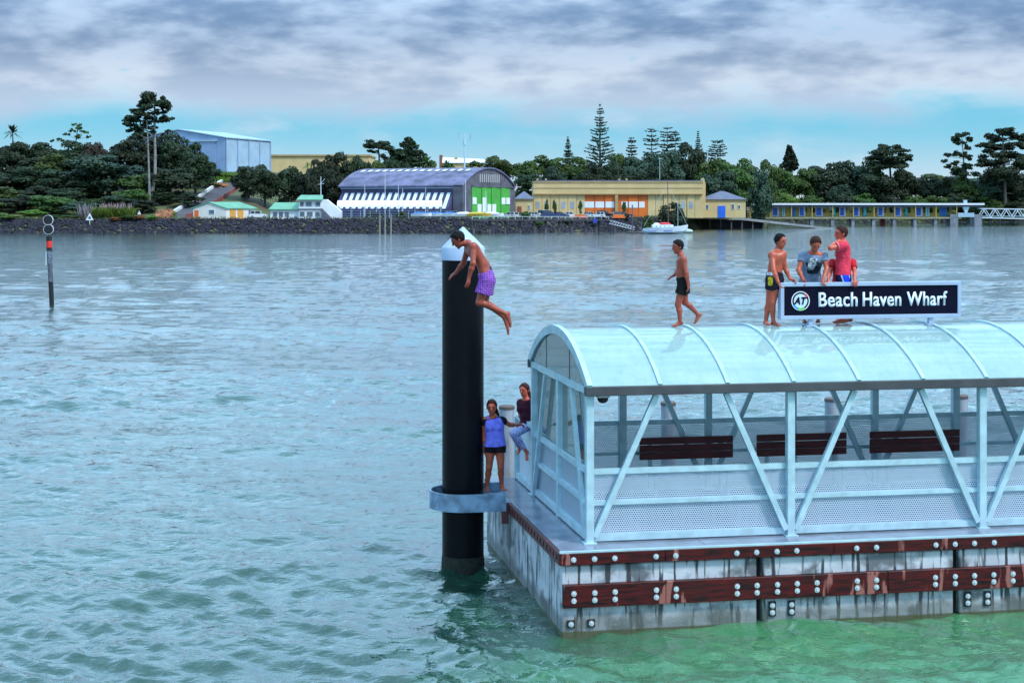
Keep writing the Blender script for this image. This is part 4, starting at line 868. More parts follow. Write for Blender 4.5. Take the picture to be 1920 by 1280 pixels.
# rock armour of the sea wall
def rocks(name, label, x0, x1, n, size, d0, d1, m, seed):
    r = np.random.default_rng(seed); X = r.uniform(x0, x1, n); d = r.uniform(d0, d1, n); Y = np.interp(X, SHX, SHY) + d; Z = ground(X, Y) + 0.05
    cube = np.array([(x, y, z) for z in (-1, 1) for y in (-1, 1) for x in (-1, 1)], float); Fc = np.array([(0, 2, 3, 1), (4, 5, 7, 6), (0, 1, 5, 4), (2, 6, 7, 3), (0, 4, 6, 2), (1, 3, 7, 5)])
    V = cube[None] * r.uniform(0.55, 1.0, (n, 8, 1)) * (size * r.uniform(0.5, 1.2, (n, 1, 1))) * np.array([1.25, 1, 0.8]) * 0.5
    a = r.uniform(0, 6.28, n); c, s_ = np.cos(a)[:, None], np.sin(a)[:, None]; V = np.stack([V[..., 0] * c - V[..., 1] * s_, V[..., 0] * s_ + V[..., 1] * c, V[..., 2] + 0.3 * V[..., 0]], -1)
    V += np.stack([X, Y, Z], -1)[:, None]
    return tag(link(name, mesh_np(name, V.reshape(-1, 3), (Fc[None] + 8 * np.arange(n)[:, None, None]).reshape(-1, 4)), m), label, 'rocks', kind='stuff')
ROCK = mat('dark_basalt', (0.022, 0.022, 0.040), 0.85, 0, 0.6, 0.8)
rocks('sea_wall_rocks', 'dark basalt boulders piled along the far sea wall', -150, 40, 7000, 0.8, -2.2, 4.6, ROCK, 5)
rocks('shore_rocks', 'scattered low dark rocks at the foot of the far right bank', 95, 230, 500, 1.2, -3, 3, ROCK, 6)
# ------------------------------------------------------------------ foliage
def leaf_quads(c, n, size, r, flat=1.0):
    """c: (m,3) leaf centres, n: (m,3) facing directions"""
    m = len(c); a = r.normal(size=(m, 3)); t1 = np.cross(n, a); t1 /= np.linalg.norm(t1, axis=1, keepdims=True) + 1e-9; t2 = np.cross(n, t1)
    s1 = size * r.uniform(0.6, 1.3, (m, 1)); s2 = size * r.uniform(0.45, 1.0, (m, 1))
    V = np.stack([c - t1 * s1, c - t2 * s2 * 0.8, c + t1 * s1, c + t2 * s2], 1).reshape(-1, 3)
    return V, np.arange(4 * m).reshape(-1, 4)
def unit(r, m):
    d = r.normal(size=(m, 3)); return d / np.linalg.norm(d, axis=1, keepdims=True)
def crown_proto(seed, lobes=30, per=165, leaf=0.030, low=0.04):
    r = np.random.default_rng(seed); Cc, Nn = [], []
    for k in range(lobes):
        d = unit(r, 1)[0]; rad = r.uniform(0.5, 0.98); d[2] = d[2] if r.random() < 0.5 else abs(d[2])
        p = np.array([d[0] * 0.40 * rad, d[1] * 0.40 * rad, low + 0.42 + d[2] * 0.43 * rad]); lr = r.uniform(0.10, 0.185)
        u = unit(r, per); u[:, 2] = np.where(u[:, 2] < -0.3, -u[:, 2], u[:, 2])
        q = p + u * lr * r.uniform(0.72, 1.08, (per, 1)) * np.array([1.0, 1.0, 0.8]); Cc.append(q); Nn.append(u + 0.55 * unit(r, per))
    u = unit(r, 500); Cc.append(np.array([0, 0, low + 0.38]) + u * np.array([0.36, 0.36, 0.36]) * r.uniform(0.2, 1, (500, 1))); Nn.append(u)
    c = np.concatenate(Cc); n = np.concatenate(Nn); n /= np.linalg.norm(n, axis=1, keepdims=True); c[:, 2] = np.maximum(c[:, 2], 0.01)
    return mesh_np('crown', *leaf_quads(c, n, leaf, r))
def trunk_proto(seed):
    r = random.Random(seed); mb = MB(); mb.tube((0, 0, -0.03), (0.01, 0, 0.35), 0.035, 0.022, 7)
    for k in range(6):
        a = r.uniform(0, 6.28); mb.tube((0.005, 0, r.uniform(0.2, 0.34)), (math.cos(a) * 0.25, math.sin(a) * 0.25, r.uniform(0.5, 0.75)), 0.016, 0.005, 5)
    return mk_mesh(mb, 'trunk')
CROWNS = [crown_proto(11 + k, 26 + 2 * k) for k in range(6)]; TRUNKS = [trunk_proto(k) for k in range(3)]
BARK = mat('bark', (0.085, 0.07, 0.065), 0.9, 0, 0.4, 4)
PALEB = mat('pale_bark', (0.23, 0.22, 0.22), 0.85, 0, 0.4, 2)
def leafm(n, c): return mat(n, c, 0.65, 0, 0.45, 0.35, 0, spec=0.3, objvar=0.35)
LD = leafm('leaf_dark', (0.018, 0.035, 0.012)); LM = leafm('leaf_mid', (0.050, 0.092, 0.015)); LL = leafm('leaf_bright', (0.10, 0.19, 0.02)); LB = leafm('leaf_bluegreen', (0.036, 0.078, 0.046)); LBR = leafm('leaf_brownish', (0.040, 0.032, 0.020))
for me in CROWNS: me.materials.append(LD)
for me in TRUNKS: me.materials.append(BARK)
def omat(o, m): o.material_slots[0].link = 'OBJECT'; o.material_slots[0].material = m
ORD = ['first', 'second', 'third', 'fourth', 'fifth', 'sixth', 'seventh', 'eighth', 'ninth', 'tenth', 'eleventh', 'twelfth', 'thirteenth', 'fourteenth', 'fifteenth', 'sixteenth', 'seventeenth', 'eighteenth', 'nineteenth', 'twentieth', 'twenty-first', 'twenty-second', 'twenty-third', 'twenty-fourth']
KIND = {id(LD): 'dark', id(LM): 'mid green', id(LL): 'bright green', id(LB): 'blue green', id(LBR): 'brownish'}
tn = [0]
def round_tree(x, top, wpx, Y, m, label, name='broadleaf_tree', cat='tree', group=None, bot=None):
    g = G(x, Y); ztop = P(x, top, Y).z
    if bot is not None: g.z = P(x, bot, Y).z
    h = max(1.2, ztop - g.z); wd = wpx * Y / F; k = tn[0]; tn[0] += 1
    t = thing(name, label, cat, g, group); rz = random.uniform(0, 6.28)
    for nm, me, mm in (('trunk', TRUNKS[k % 3], BARK), ('crown', CROWNS[k % 6], m)):
        o = link(nm, me, None, t); o.scale = (wd * 1.12, wd * 1.12, h * 1.04); o.rotation_euler.z = rz
        omat(o, mm)
    return t
def row(where, lst, group, **kw):
    lst = sorted(lst, key=lambda e: e[0])
    for i, (x, top, wpx, Y, m) in enumerate(lst): round_tree(x, top, wpx, Y, m, f'{KIND[id(m)]} broadleaf tree {where}, {ORD[i]} from the left', group=group, **kw)
row('in the headland back row', [(-20, 268, 90, 452, LD), (28, 256, 84, 446, LD), (78, 268, 95, 448, LD), (128, 264, 100, 450, LD), (176, 256, 58, 446, LBR), (246, 252, 92, 440, LD), (326, 250, 84, 446, LD), (290, 256, 90, 450, LD), (362, 268, 70, 448, LD), (50, 290, 90, 440, LD), (104, 288, 90, 438, LM), (155, 284, 90, 438, LD), (-30, 300, 90, 440, LD), (385, 306, 60, 445, LD)], 'back row of headland trees')
row('in the headland middle row', [(5, 318, 110, 428, LD), (70, 312, 110, 426, LD), (125, 322, 100, 425, LD), (205, 290, 150, 424, LB), (268, 322, 100, 420, LM), (318, 306, 100, 420, LD), (366, 284, 78, 430, LD), (165, 330, 90, 424, LD)], 'middle row of headland trees')
row('low at the foot of the left headland', [(-10, 372, 80, 402, LM), (40, 366, 100, 404, LD), (95, 362, 95, 400, LM), (150, 378, 80, 398, LB), (225, 366, 80, 404, LD), (270, 372, 60, 402, LD), (352, 362, 60, 412, LD), (300, 358, 60, 415, LD), (188, 372, 70, 408, LM), (120, 352, 80, 412, LD), (10, 350, 90, 412, LM), (250, 352, 70, 412, LM), (70, 346, 80, 414, LD)], 'low trees at the headland foot')
row('between the two hangars on the left', [(463, 312, 62, 424, LD), (497, 309, 70, 426, LD), (540, 306, 74, 428, LD), (577, 312, 56, 424, LD), (605, 290, 60, 446, LD), (640, 286, 66, 450, LD), (676, 292, 56, 452, LD), (624, 318, 60, 426, LD), (745, 288, 70, 462, LD), (800, 300, 50, 466, LM), (712, 296, 50, 462, LM)], 'dark trees between the hangars')
row('in the wood above the tan hangar', [(840, 306, 50, 480, LM), (890, 302, 56, 482, LM), (935, 292, 64, 486, LM), (985, 298, 72, 488, LM), (1030, 290, 76, 490, LM), (1078, 294, 74, 492, LM), (1040, 312, 60, 478, LB), (1105, 306, 70, 484, LD), (1150, 300, 76, 488, LD), (1160, 276, 56, 500, LM), (1205, 284, 86, 496, LB), (1250, 282, 84, 494, LB), (1290, 268, 76, 500, LD), (1335, 290, 90, 498, LM), (1380, 296, 80, 494, LM), (1345, 310, 92, 482, LB), (990, 320, 60, 476, LD), (1225, 312, 80, 482, LD)], 'trees above the tan hangar')
row('behind the covered jetty', [(1398, 312, 80, 520, LB), (1425, 322, 56, 512, LB), (1440, 300, 60, 600, LM), (1470, 312, 64, 664, LM), (1512, 306, 60, 668, LM), (1548, 304, 84, 670, LD), (1590, 302, 80, 672, LB), (1628, 300, 76, 674, LM), (1648, 322, 92, 662, LD), (1690, 312, 70, 664, LD), (1735, 324, 66, 668, LD), (1778, 332, 70, 664, LD), (1808, 332, 80, 658, LM), (1850, 326, 86, 658, LB), (1895, 320, 80, 662, LD), (1930, 318, 60, 660, LD)], 'trees behind the jetty')
row('far behind the jetty wood', [(1445 + 44 * k, 322 + (k * 37) % 16, 96, 712, (LD, LM, LB)[k % 3]) for k in range(12)], 'far trees behind the jetty')
row('low on the jetty bank', [(1430, 358, 50, 650, LM), (1475, 362, 56, 652, LL), (1525, 366, 50, 652, LM), (1578, 346, 52, 652, LB), (1620, 362, 60, 654, LM), (1668, 366, 54, 654, LD), (1715, 362, 54, 654, LM), (1757, 366, 56, 652, LM), (1800, 362, 60, 652, LD), (1850, 368, 66, 652, LM), (1900, 366, 60, 652, LD)], 'low trees on the bank')
# shrubs
def shrub(x, top, wpx, Y, m, label): return round_tree(x, top, wpx, Y, m, label, 'shrub', 'shrub')
shrub(60, 392, 60, 392, LL, 'bright green shrub at the sea wall below the headland, beside the channel marker')
shrub(20, 410, 50, 387, LL, 'low bright green shrub at the water edge in the far left corner')
shrub(110, 408, 44, 388, LM, 'low mid green shrub on the rocks right of the channel marker')
shrub(752, 396, 24, 388, LM, 'green bush on the sea wall in front of the arched hangar')
shrub(1262, 380, 54, 425, LD, 'dark rounded bush behind the moored sailing boat')
shrub(985, 396, 24, 392, LM, 'small green bush beside the jetty in front of the arched hangar')
shrub(402, 366, 40, 446, LM, 'green shrub on the bank below the steel hangar')
shrub(430, 322, 40, 462, LL, 'yellow green bush at the foot of the steel hangar')
shrub(398, 324, 44, 462, LL, 'second yellow green bush left along the steel hangar foot')
shrub(240, 410, 36, 386, LM, 'orange tinged low bush on the sea wall right of the pampas')
for i, x in enumerate((1025, 1040, 1088, 1170)): round_tree(x, 374, 9, 428, LM, f'slim young street tree before the tan hangar, {ORD[i]} from the left', 'young_tree', group='young trees before the tan hangar')
LR = leafm('leaf_rusty', (0.20, 0.065, 0.022)); KIND[id(LR)] = 'rusty'
shrub(216, 414, 22, 385.5, LR, 'rusty orange shrub on the sea wall below the pampas plumes'); shrub(262, 411, 26, 386, LR, 'rusty red shrub at the foot of the arrow sign'); shrub(285, 414, 20, 386, LL, 'small yellow green shrub right of the arrow sign')
shrub(140, 404, 36, 388, LM, 'mid green shrub left of the triangular sign'); shrub(-5, 398, 60, 390, LL, 'bright green shrub cut by the left picture edge'); shrub(1010, 412, 18, 392, LM, 'small bush on the wall under the timber jetty rail'); shrub(1062, 410, 22, 401, LM, 'bush behind the timber jetty before the parked cars'); shrub(1215, 404, 26, 424, LM, 'low green bush left of the dark rounded bush by the boat')
# trees built pad by pad
def pad_tree(name, label, Y, trunk, pads, m, seed=0, leaf=0.32, dens=46, bark=BARK, tr=0.32, cat='tree', depth=0.9, base=None):
    r = np.random.default_rng(seed); g = P(trunk[0][0], trunk[0][1], Y) if base is None else base
    t = thing(name, label, cat, g); mb = MB(); n = len(trunk); pp = [P(a, b, Y) for a, b in trunk]; pp[0] = Vector(pp[0])
    for k in range(n - 1): mb.tube(pp[k], pp[k + 1], tr * (1 - 0.8 * k / n), tr * (1 - 0.8 * (k + 1) / n), 7)
    Cc, Nn = [], []; s = Y / F
    for (x, y, w_, h_) in pads:
        c = P(x, y, Y + r.uniform(-1, 1) * w_ * s * 0.5 * depth)
        # branch from the nearest lower trunk point
        best = min((lerp(pp[k], pp[k + 1], f) for k in range(n - 1) for f in (0, 0.25, 0.5, 0.75, 1.0)), key=lambda q: (q - c).length + max(0, q.z - c.z + 0.5) * 3)
        mb.tube(best, c - Vector((0, 0, h_ * s * 0.2)), tr * 0.28, tr * 0.10, 5)
        for _ in range(2): mb.tube(c - Vector((0, 0, h_ * s * 0.2)), c + Vector((r.uniform(-.4, .4) * w_ * s, r.uniform(-.3, .3) * w_ * s, r.uniform(-.1, .3) * h_ * s)), tr * 0.10, tr * 0.04, 4)
        cnt = max(12, int(dens * w_ * h_ * s * s / (leaf * leaf) * 0.16)); u = unit(r, cnt); sub = np.stack([r.uniform(-.55, .55, 6) * w_ * s, r.uniform(-.5, .5, 6) * w_ * s * depth, r.uniform(-.5, .55, 6) * h_ * s], 1)[r.integers(0, 6, cnt)]; q = np.array(c) + sub * 0.8 + u * np.array([w_ * s * 0.24, w_ * s * 0.24 * depth, h_ * s * 0.34]) * r.uniform(0.25, 1.1, (cnt, 1)); Cc.append(q); Nn.append(u + unit(r, cnt) * 0.9 + np.array([0, 0, 0.4]))
    mb.build('trunk', bark, t, True); c = np.concatenate(Cc) - np.array(g); nn = np.concatenate(Nn); nn /= np.linalg.norm(nn, axis=1, keepdims=True)
    o = link('crown', mesh_np('crown', *leaf_quads(c, nn, leaf, r)), m, t); return t
pad_tree('tall_pine', 'tall lone pine with a bare forked trunk on the left headland', 415, [(280, 388), (283, 368), (291, 335), (291, 290), (290, 240), (290, 200), (289, 180)],
    [(288, 182, 36, 18), (305, 190, 24, 14), (275, 192, 26, 14), (290, 198, 50, 12), (262, 199, 34, 12), (310, 200, 20, 12), (253, 210, 30, 10), (276, 212, 40, 10), (303, 210, 24, 8), (245, 222, 28, 10), (270, 224, 36, 10), (313, 222, 24, 9), (242, 234, 28, 11), (262, 238, 34, 10), (300, 226, 26, 8), (255, 247, 30, 7), (290, 240, 20, 6), (268, 256, 26, 7), (318, 246, 14, 5)], LD, 1, 0.34, 60, PALEB, 0.55)
pad_tree('forked_pine_stem', 'slim pale second stem leaning beside the tall lone pine', 413.5, [(281, 386), (280, 350), (279, 310), (277, 260), (275, 225)], [(262, 252, 22, 7), (272, 230, 24, 8), (286, 246, 16, 6)], LD, 2, 0.32, 40, PALEB, 0.36)
pad_tree('sparse_tree', 'sparse wispy tree standing above the left headland canopy', 450, [(140, 300), (142, 268), (146, 240)], [(135, 244, 14, 6), (150, 240, 16, 6), (144, 234, 14, 5), (126, 252, 14, 5), (158, 248, 14, 6), (165, 256, 10, 5), (112, 262, 12, 5), (146, 256, 20, 6), (98, 264, 10, 4)], LM, 3, 0.28, 34, BARK, 0.22)
pad_tree('umbrella_pine', 'umbrella shaped pine above the dark trees left of the arched hangar', 470, [(712, 318), (711, 296), (709, 272)], [(708, 268, 40, 10), (695, 272, 24, 9), (722, 272, 28, 10), (710, 276, 46, 10), (733, 282, 22, 12), (700, 284, 20, 7), (728, 294, 26, 12)], LD, 4, 0.34, 62, BARK, 0.35)
def spiky(x, top, bot, hw, Y, seed): 
    r = random.Random(seed); out = []
    for k in range(16):
        f = k / 15; y = top + 6 + (bot - top - 6) * f; w_ = hw * (0.15 + 0.85 * f)
        for sx in (-1, 1): out.append((x + sx * w_ * r.uniform(0.45, 0.75), y - w_ * 0.10 + r.uniform(-3, 3), max(5, w_ * 0.9), 7))
        out.append((x + r.uniform(-3, 3), y, 8 + w_ * 0.3, 9))
    return out
pad_tree('spreading_conifer', 'broad spiky conifer behind the arched hangar roof', 468, [(767, 320), (767, 290), (767, 260)], spiky(767, 257, 312, 38, 468, 5), LD, 5, 0.34, 60, BARK, 0.4)
pad_tree('broad_cedar', 'broad flat topped cedar above the trees behind the jetty', 668, [(1670, 335), (1668, 305), (1668, 282)], [(1667, 276, 36, 8), (1652, 281, 32, 8), (1684, 281, 34, 8), (1668, 286, 66, 9), (1645, 290, 30, 8), (1695, 291, 30, 9), (1668, 297, 76, 10), (1650, 304, 40, 10), (1690, 304, 38, 10), (1703, 298, 18, 6), (1668, 312, 60, 12)], LD, 6, 0.5, 70, BARK, 0.5)
pad_tree('pointed_cedar', 'small pointed cedar above the wood left of the broad cedar', 668, [(1481, 335), (1481, 305), (1481, 272)], spiky(1481, 270, 318, 17, 668, 8), LD, 7, 0.45, 60, BARK, 0.35)
pad_tree('open_pine', 'open limbed pine with rounded tufts near the right edge', 655, [(1812, 345), (1808, 320), (1806, 290), (1804, 262)], [(1803, 254, 26, 10), (1792, 260, 16, 9), (1816, 262, 14, 10), (1800, 268, 22, 8), (1814, 276, 14, 8), (1794, 288, 18, 9), (1808, 290, 20, 9), (1816, 296, 14, 8), (1776, 292, 14, 7), (1770, 303, 16, 6), (1790, 306, 22, 7), (1808, 312, 30, 10), (1780, 312, 16, 6), (1806, 322, 50, 14)], LD, 8, 0.45, 60, PALEB, 0.45)
pad_tree('large_macrocarpa', 'large dark ragged macrocarpa at the right edge of the far bank', 648, [(1885, 385), (1884, 340), (1882, 300), (1880, 255)], [(1878, 248, 44, 12), (1895, 246, 30, 10), (1862, 256, 30, 10), (1885, 260, 60, 12), (1908, 258, 30, 12), (1850, 270, 36, 9), (1878, 274, 50, 12), (1905, 274, 40, 12), (1866, 288, 44, 12), (1894, 290, 60, 16), (1850, 304, 40, 14), (1885, 308, 70, 18), (1915, 304, 40, 18), (1870, 326, 60, 20), (1900, 330, 70, 24), (1885, 355, 80, 26), (1915, 358, 50, 30)], LD, 9, 0.5, 60, BARK, 0.7)
def norfolk(x, top, bot, hw, Y, label, seed, m=LB, tiers=24, name='norfolk_pine', sparse=1.0, shape=1.0, rise=0.16):
    """straight trunk with whorls of upswept branches, each branch feathered with foliage"""
    r = np.random.default_rng(seed); s = Y / F; b = P(x, bot, Y); tp = P(x, top, Y); t = thing(name, label, 'tree', b); mb = MB(); H = tp.z - b.z
    mb.tube(b, tp, 0.018 * H, 0.003 * H, 7); Cc, Nn = [], []
    for k in range(tiers):
        f = min(0.985, max(0.0, (k + 0.5 + r.uniform(-0.3, 0.3)) / tiers)); z = b.z + H * (0.06 + 0.93 * f); ln = hw * s * min(1.0, ((1 - f) ** (0.85 * shape)) * 1.02 + 0.03); nb_ = 7
        for j in range(nb_):
            if r.random() < 0.10: continue
            a = 6.283 * (j + r.uniform(-0.25, 0.25)) / nb_ + k * 0.7; d = np.array([math.cos(a), math.sin(a), 0]); l = ln * r.uniform(0.6, 1.12)
            e = np.array([x * 0 + b.x, b.y, z]) + d * l + np.array([0, 0, rise * l]); o0 = np.array([b.x, b.y, z]); mb.tube(Vector(o0), Vector(e), 0.004 * H * (1 - f) + 0.02, 0.012, 4, False)
            c = max(4, int(l * 13 * sparse)); tt = r.uniform(0.25, 1.03, (c, 1)); q = o0 + (e - o0) * tt + np.array([0, 0, 0.10 * l]) * (tt ** 2) + r.normal(size=(c, 3)) * np.array([0.16, 0.16, 0.10]) * (0.5 + l * 0.06)
            Cc.append(q); Nn.append(unit(r, c) + np.array([0, 0, 0.8]))
    mb.build('trunk', BARK, t, True); c = np.concatenate(Cc) - np.array(b); n = np.concatenate(Nn); n /= np.linalg.norm(n, axis=1, keepdims=True)
    link('crown', mesh_np('crown', *leaf_quads(c, n, 0.26 * (Y / 480), r)), m, t); return t
norfolk(1125, 194, 340, 36, 492, 'tall symmetrical Norfolk Island pine rising above the tan hangar', 1)
norfolk(1065, 256, 310, 11, 520, 'small distant Norfolk Island pine left of the tall one', 2, tiers=16)
norfolk(1309, 246, 300, 11, 520, 'faint slim Norfolk Island pine above the wood right of the bare conifers', 3, tiers=14, sparse=0.6)
def flat_conifer(x, top, bot, hw, Y, label, seed, m): return norfolk(x, top, bot, hw, Y, label, seed, m, 11, 'thin_conifer', 0.75, 0.32, 0.05)
flat_conifer(1184, 256, 312, 13, 505, 'thin bare limbed conifer above the wood, leftmost of the group', 4, LBR); flat_conifer(1222, 238, 312, 20, 505, 'thin flat topped conifer, second of the group above the wood', 5, LBR)
flat_conifer(1251, 237, 312, 22, 507, 'thin flat topped conifer, tallest at the right of the group', 6, LBR); flat_conifer(1266, 246, 312, 18, 502, 'thin flat topped conifer, rightmost of the group above the wood', 7, LD)
flat_conifer(1345, 262, 312, 22, 510, 'dark flat topped conifer standing alone right of the thin group', 8, LD)
def palm(x, top, wpx, Y, label, name='palm_tree', m=LM, bot=None, seed=0):
    r = random.Random(seed); s = Y / F; c = P(x, top + wpx * 0.35, Y); g = G(x, Y) if bot is None else P(x, bot, Y); t = thing(name, label, 'palm', g)
    MB().tube(g, c, 0.028 * wpx * s * 3 / 3 + 0.12, 0.15, 8).build('trunk', BARK, t, True); fr = MB()
    for k in range(46):
        a = r.uniform(0, 6.28); e = r.uniform(-0.35, 1.35); L_ = wpx * s * 0.5 * r.uniform(0.8, 1.1); d = Vector((math.cos(a) * math.cos(e), math.sin(a) * math.cos(e), math.sin(e))); sd = d.cross(Vector((0, 0, 1))).normalized() * L_ * 0.07
        p1 = c + d * L_ * 0.55; p2 = c + d * L_ - Vector((0, 0, L_ * 0.22)); fr.add([c, p1 + sd, p2, p1 - sd], [(0, 1, 2, 3)])
    o0 = root_loc(t); me = bpy.data.meshes.new('fronds'); me.from_pydata([tuple(v - o0) for v in fr.v], [], fr.f); link('fronds', me, m, t); return t
palm(24, 234, 46, 443, 'palm with drooping fronds above the left headland canopy', m=LD, seed=1); palm(800, 292, 40, 462, 'palm beside the spiky conifer behind the arched hangar', seed=2); palm(918, 294, 34, 480, 'small palm above the arched hangar end', seed=3)
palm(838, 300, 30, 478, 'palm in front of the pale parapet building', seed=4); palm(577, 304, 24, 432, 'palm top poking out of the dark trees left of the arched hangar', m=LL, seed=6)
palm(327, 396, 26, 386, 'small yellow green cabbage palm on the sea wall left of the cottage', m=LL, bot=422, seed=5)
# grass like stuff
def tufts(name, label, cat, x0, x1, d0, d1, n, h, m, seed, lean=0.4, wd=0.05):
    r = np.random.default_rng(seed); X = r.uniform(x0, x1, n); Y = np.interp(X, SHX, SHY) + r.uniform(d0, d1, n); Z = ground(X, Y); b = np.stack([X, Y, Z], -1); hh = h * r.uniform(0.6, 1.15, (n, 1))
    tip = b + np.concatenate([r.normal(size=(n, 2)) * lean * hh, hh], 1); sd = np.concatenate([r.normal(size=(n, 2)), np.zeros((n, 1))], 1); sd *= wd * hh / (np.linalg.norm(sd, axis=1, keepdims=True) + 1e-6)
    mid = (b + tip) / 2 + np.array([0, 0, 0.1]) * hh; V = np.stack([b - sd * 0.5, mid + sd, tip, mid - sd], 1).reshape(-1, 3)
    return tag(link(name, mesh_np(name, V, np.arange(4 * n).reshape(-1, 4)), m), label, cat, kind='stuff')
pX = lambda x, Y: (x - 960) * Y / F
tufts('pampas_leaves', 'bright green pampas leaves on the left sea wall', 'grass', pX(180, 390), pX(248, 390), 5, 11, 1600, 2.9, LL, 21, 0.35)
tufts('pampas_plumes', 'pale pink pampas plumes above the left sea wall', 'grass', pX(188, 392), pX(246, 392), 7, 12, 130, 3.9, mat('plume_pink', (0.42, 0.29, 0.30), 0.9), 22, 0.16, 0.05)
tufts('grey_plumes', 'grey pampas plumes behind the triangular sign', 'grass', pX(150, 394), pX(182, 394), 8, 13, 70, 3.6, mat('plume_grey', (0.22, 0.20, 0.22), 0.9), 23, 0.16, 0.05)
tufts('bank_scrub', 'yellow green scrub along the bank under the jetty', 'grass', 84, 220, 1, 12, 5000, 2.2, mat('scrub', (0.14, 0.16, 0.03), 0.8, 0, 0.5, 0.3), 24, 0.5, 0.10)
tufts('wall_scrub', 'patches of low weeds along the sea wall top', 'grass', -125, 40, 3.5, 6, 1500, 0.9, mat('weeds', (0.09, 0.11, 0.03), 0.8, 0, 0.5, 0.1), 25, 0.5, 0.12)
tufts('hangar_grass', 'yellow green grass below the steel hangar', 'grass', pX(390, 458), pX(445, 458), 72, 92, 1500, 1.3, LL, 26, 0.5, 0.10)
# ------------------------------------------------------------------ far shore: buildings
def frame(px, Y, ang):
    """origin at a building's near corner; local x runs left along the front, y runs back, z absolute"""
    a = R(ang); M = Matrix(((-math.cos(a), math.sin(a), 0, (px - 960) * Y / F), (math.sin(a), math.cos(a), 0, Y), (0, 0, 1, 0), (0, 0, 0, 1))); return M
def zy(y, Y): return CH - (y - HOR) * Y / F
STEEL = mat('blue_grey_sheet', (0.25, 0.36, 0.56), 0.5, 0.1, 0.10, 0.3); STEEL2 = mat('pale_blue_sheet', (0.34, 0.48, 0.62), 0.5, 0.1, 0.12, 0.3)
GLAZ = mat('window_glass_dark', (0.10, 0.14, 0.20), 0.12, 0, 0.3, 0.6); TAN = mat('tan_render', (0.58, 0.43, 0.21), 0.8, 0, 0.12, 0.25); TAND = mat('tan_trim', (0.40, 0.27, 0.12), 0.8, 0, 0.12, 0.3)
CRM = mat('cream_boards', (0.66, 0.64, 0.60), 0.7, 0, 0.08, 0.5); WHT = mat('white_boards', (0.72, 0.76, 0.80), 0.6, 0, 0.06, 0.5); GRNR = mat('green_iron_roof', (0.13, 0.34, 0.22), 0.55, 0, 0.15, 0.4)
GRYR = mat('grey_roof', (0.12, 0.13, 0.20), 0.7, 0, 0.2, 0.4); ORG = mat('orange_door', (0.62, 0.13, 0.012), 0.6, 0, 0.15, 0.3); BLUP = mat('bright_blue_panel_paint', (0.02, 0.13, 0.72), 0.4, 0, 0.2, 0.4)
PURW = mat('dark_purple_wall', (0.050, 0.048, 0.125), 0.7, 0, 0.3, 0.3); DCON = mat('dark_concrete', (0.10, 0.10, 0.13), 0.85, 0, 0.35, 0.4); GRND = mat('green_hangar_door', (0.060, 0.36, 0.045), 0.6, 0, 0.15, 0.3)
# steel hangar on the hill
M = frame(422, 480, 20); zb, zt, zr = zy(328, 480), zy(258, 480), zy(247, 485) + 0.4
h1 = thing('steel_hangar', 'large blue grey steel hangar on the hill behind the left headland', 'hangar', M @ Vector((0, 0, zb)))
MB(M).prism([(0, 0, zb - 3), (32, 0, zb - 3), (32, 0, zt), (16, 0, zr), (0, 0, zt)], (0, 28, 0)).build('wall', STEEL, h1)
for s_, a in ((0, -0.5), (1, 32.5)): MB(M).prism([(a, -0.4, zt - 0.15), (16, -0.4, zr + 0.15), (16, -0.4, zr + 0.45), (a, -0.4, zt + 0.15)], (0, 28.8, 0)).build('roof', STEEL2, h1)
for k in range(4): MB(M).box(3.2 + k * 5.6, 8.6 + k * 5.6, -0.35, -0.02, zb - 3, zt - 1.2).build('door_panel', STEEL, h1)
MB(M).box(2.6, 26.4, -0.6, -0.02, zt - 1.15, zt - 0.6).build('door_track', STEEL2, h1)
for k in range(4): MB(M).box(-0.12, -0.01, 0.7 + k * 6.85, 7.15 + k * 6.85, zb - 3, zt - 0.4).build('side_panel', STEEL2, h1)  # side sheets coloured paler than the front, painting in the sun on this side
for k in range(5): MB(M).box(-0.3, -0.125, 0.25 + k * 6.85 - 0.05, 0.25 + k * 6.85 + 0.4, zb - 3, zt - 0.25).build('pilaster', STEEL, h1)
# long tan building behind
b = thing('long_tan_building', 'long low tan building half hidden behind the dark trees beside the steel hangar', 'building', P(600, 330, 545))
MB().box(pX(470, 545), pX(692, 545), 545, 570, 8, zy(293, 545)).build('wall', TAN, b); MB().box(pX(468, 545), pX(694, 545), 544.5, 570.5, zy(293, 545) + 0.002, zy(290, 545)).build('roof', TAND, b)
b = thing('parapet_building', 'pale building with brick parapet behind the arched hangar by the mast', 'building', P(870, 330, 515))
MB().box(pX(828, 515), pX(905, 515), 515, 535, 9, zy(306, 515)).build('wall', TAN, b)
MB().prism([(pX(826, 515), 514.5, zy(306, 515)), (pX(908, 515), 514.5, zy(306, 515)), (pX(908, 515), 520, zy(299, 515)), (pX(826, 515), 520, zy(295, 515))], (0, 0, 0.2)).build('roof', WHT, b)
MB().box(pX(824, 515), pX(829, 515), 514, 522, 9, zy(291, 515)).build('brick_parapet', mat('brick_red_brown', (0.22, 0.10, 0.07), 0.9), b); MB().box(pX(852, 515), pX(857, 515), 518, 520, zy(306, 515), zy(294, 515)).build('chimney', TAND, b)
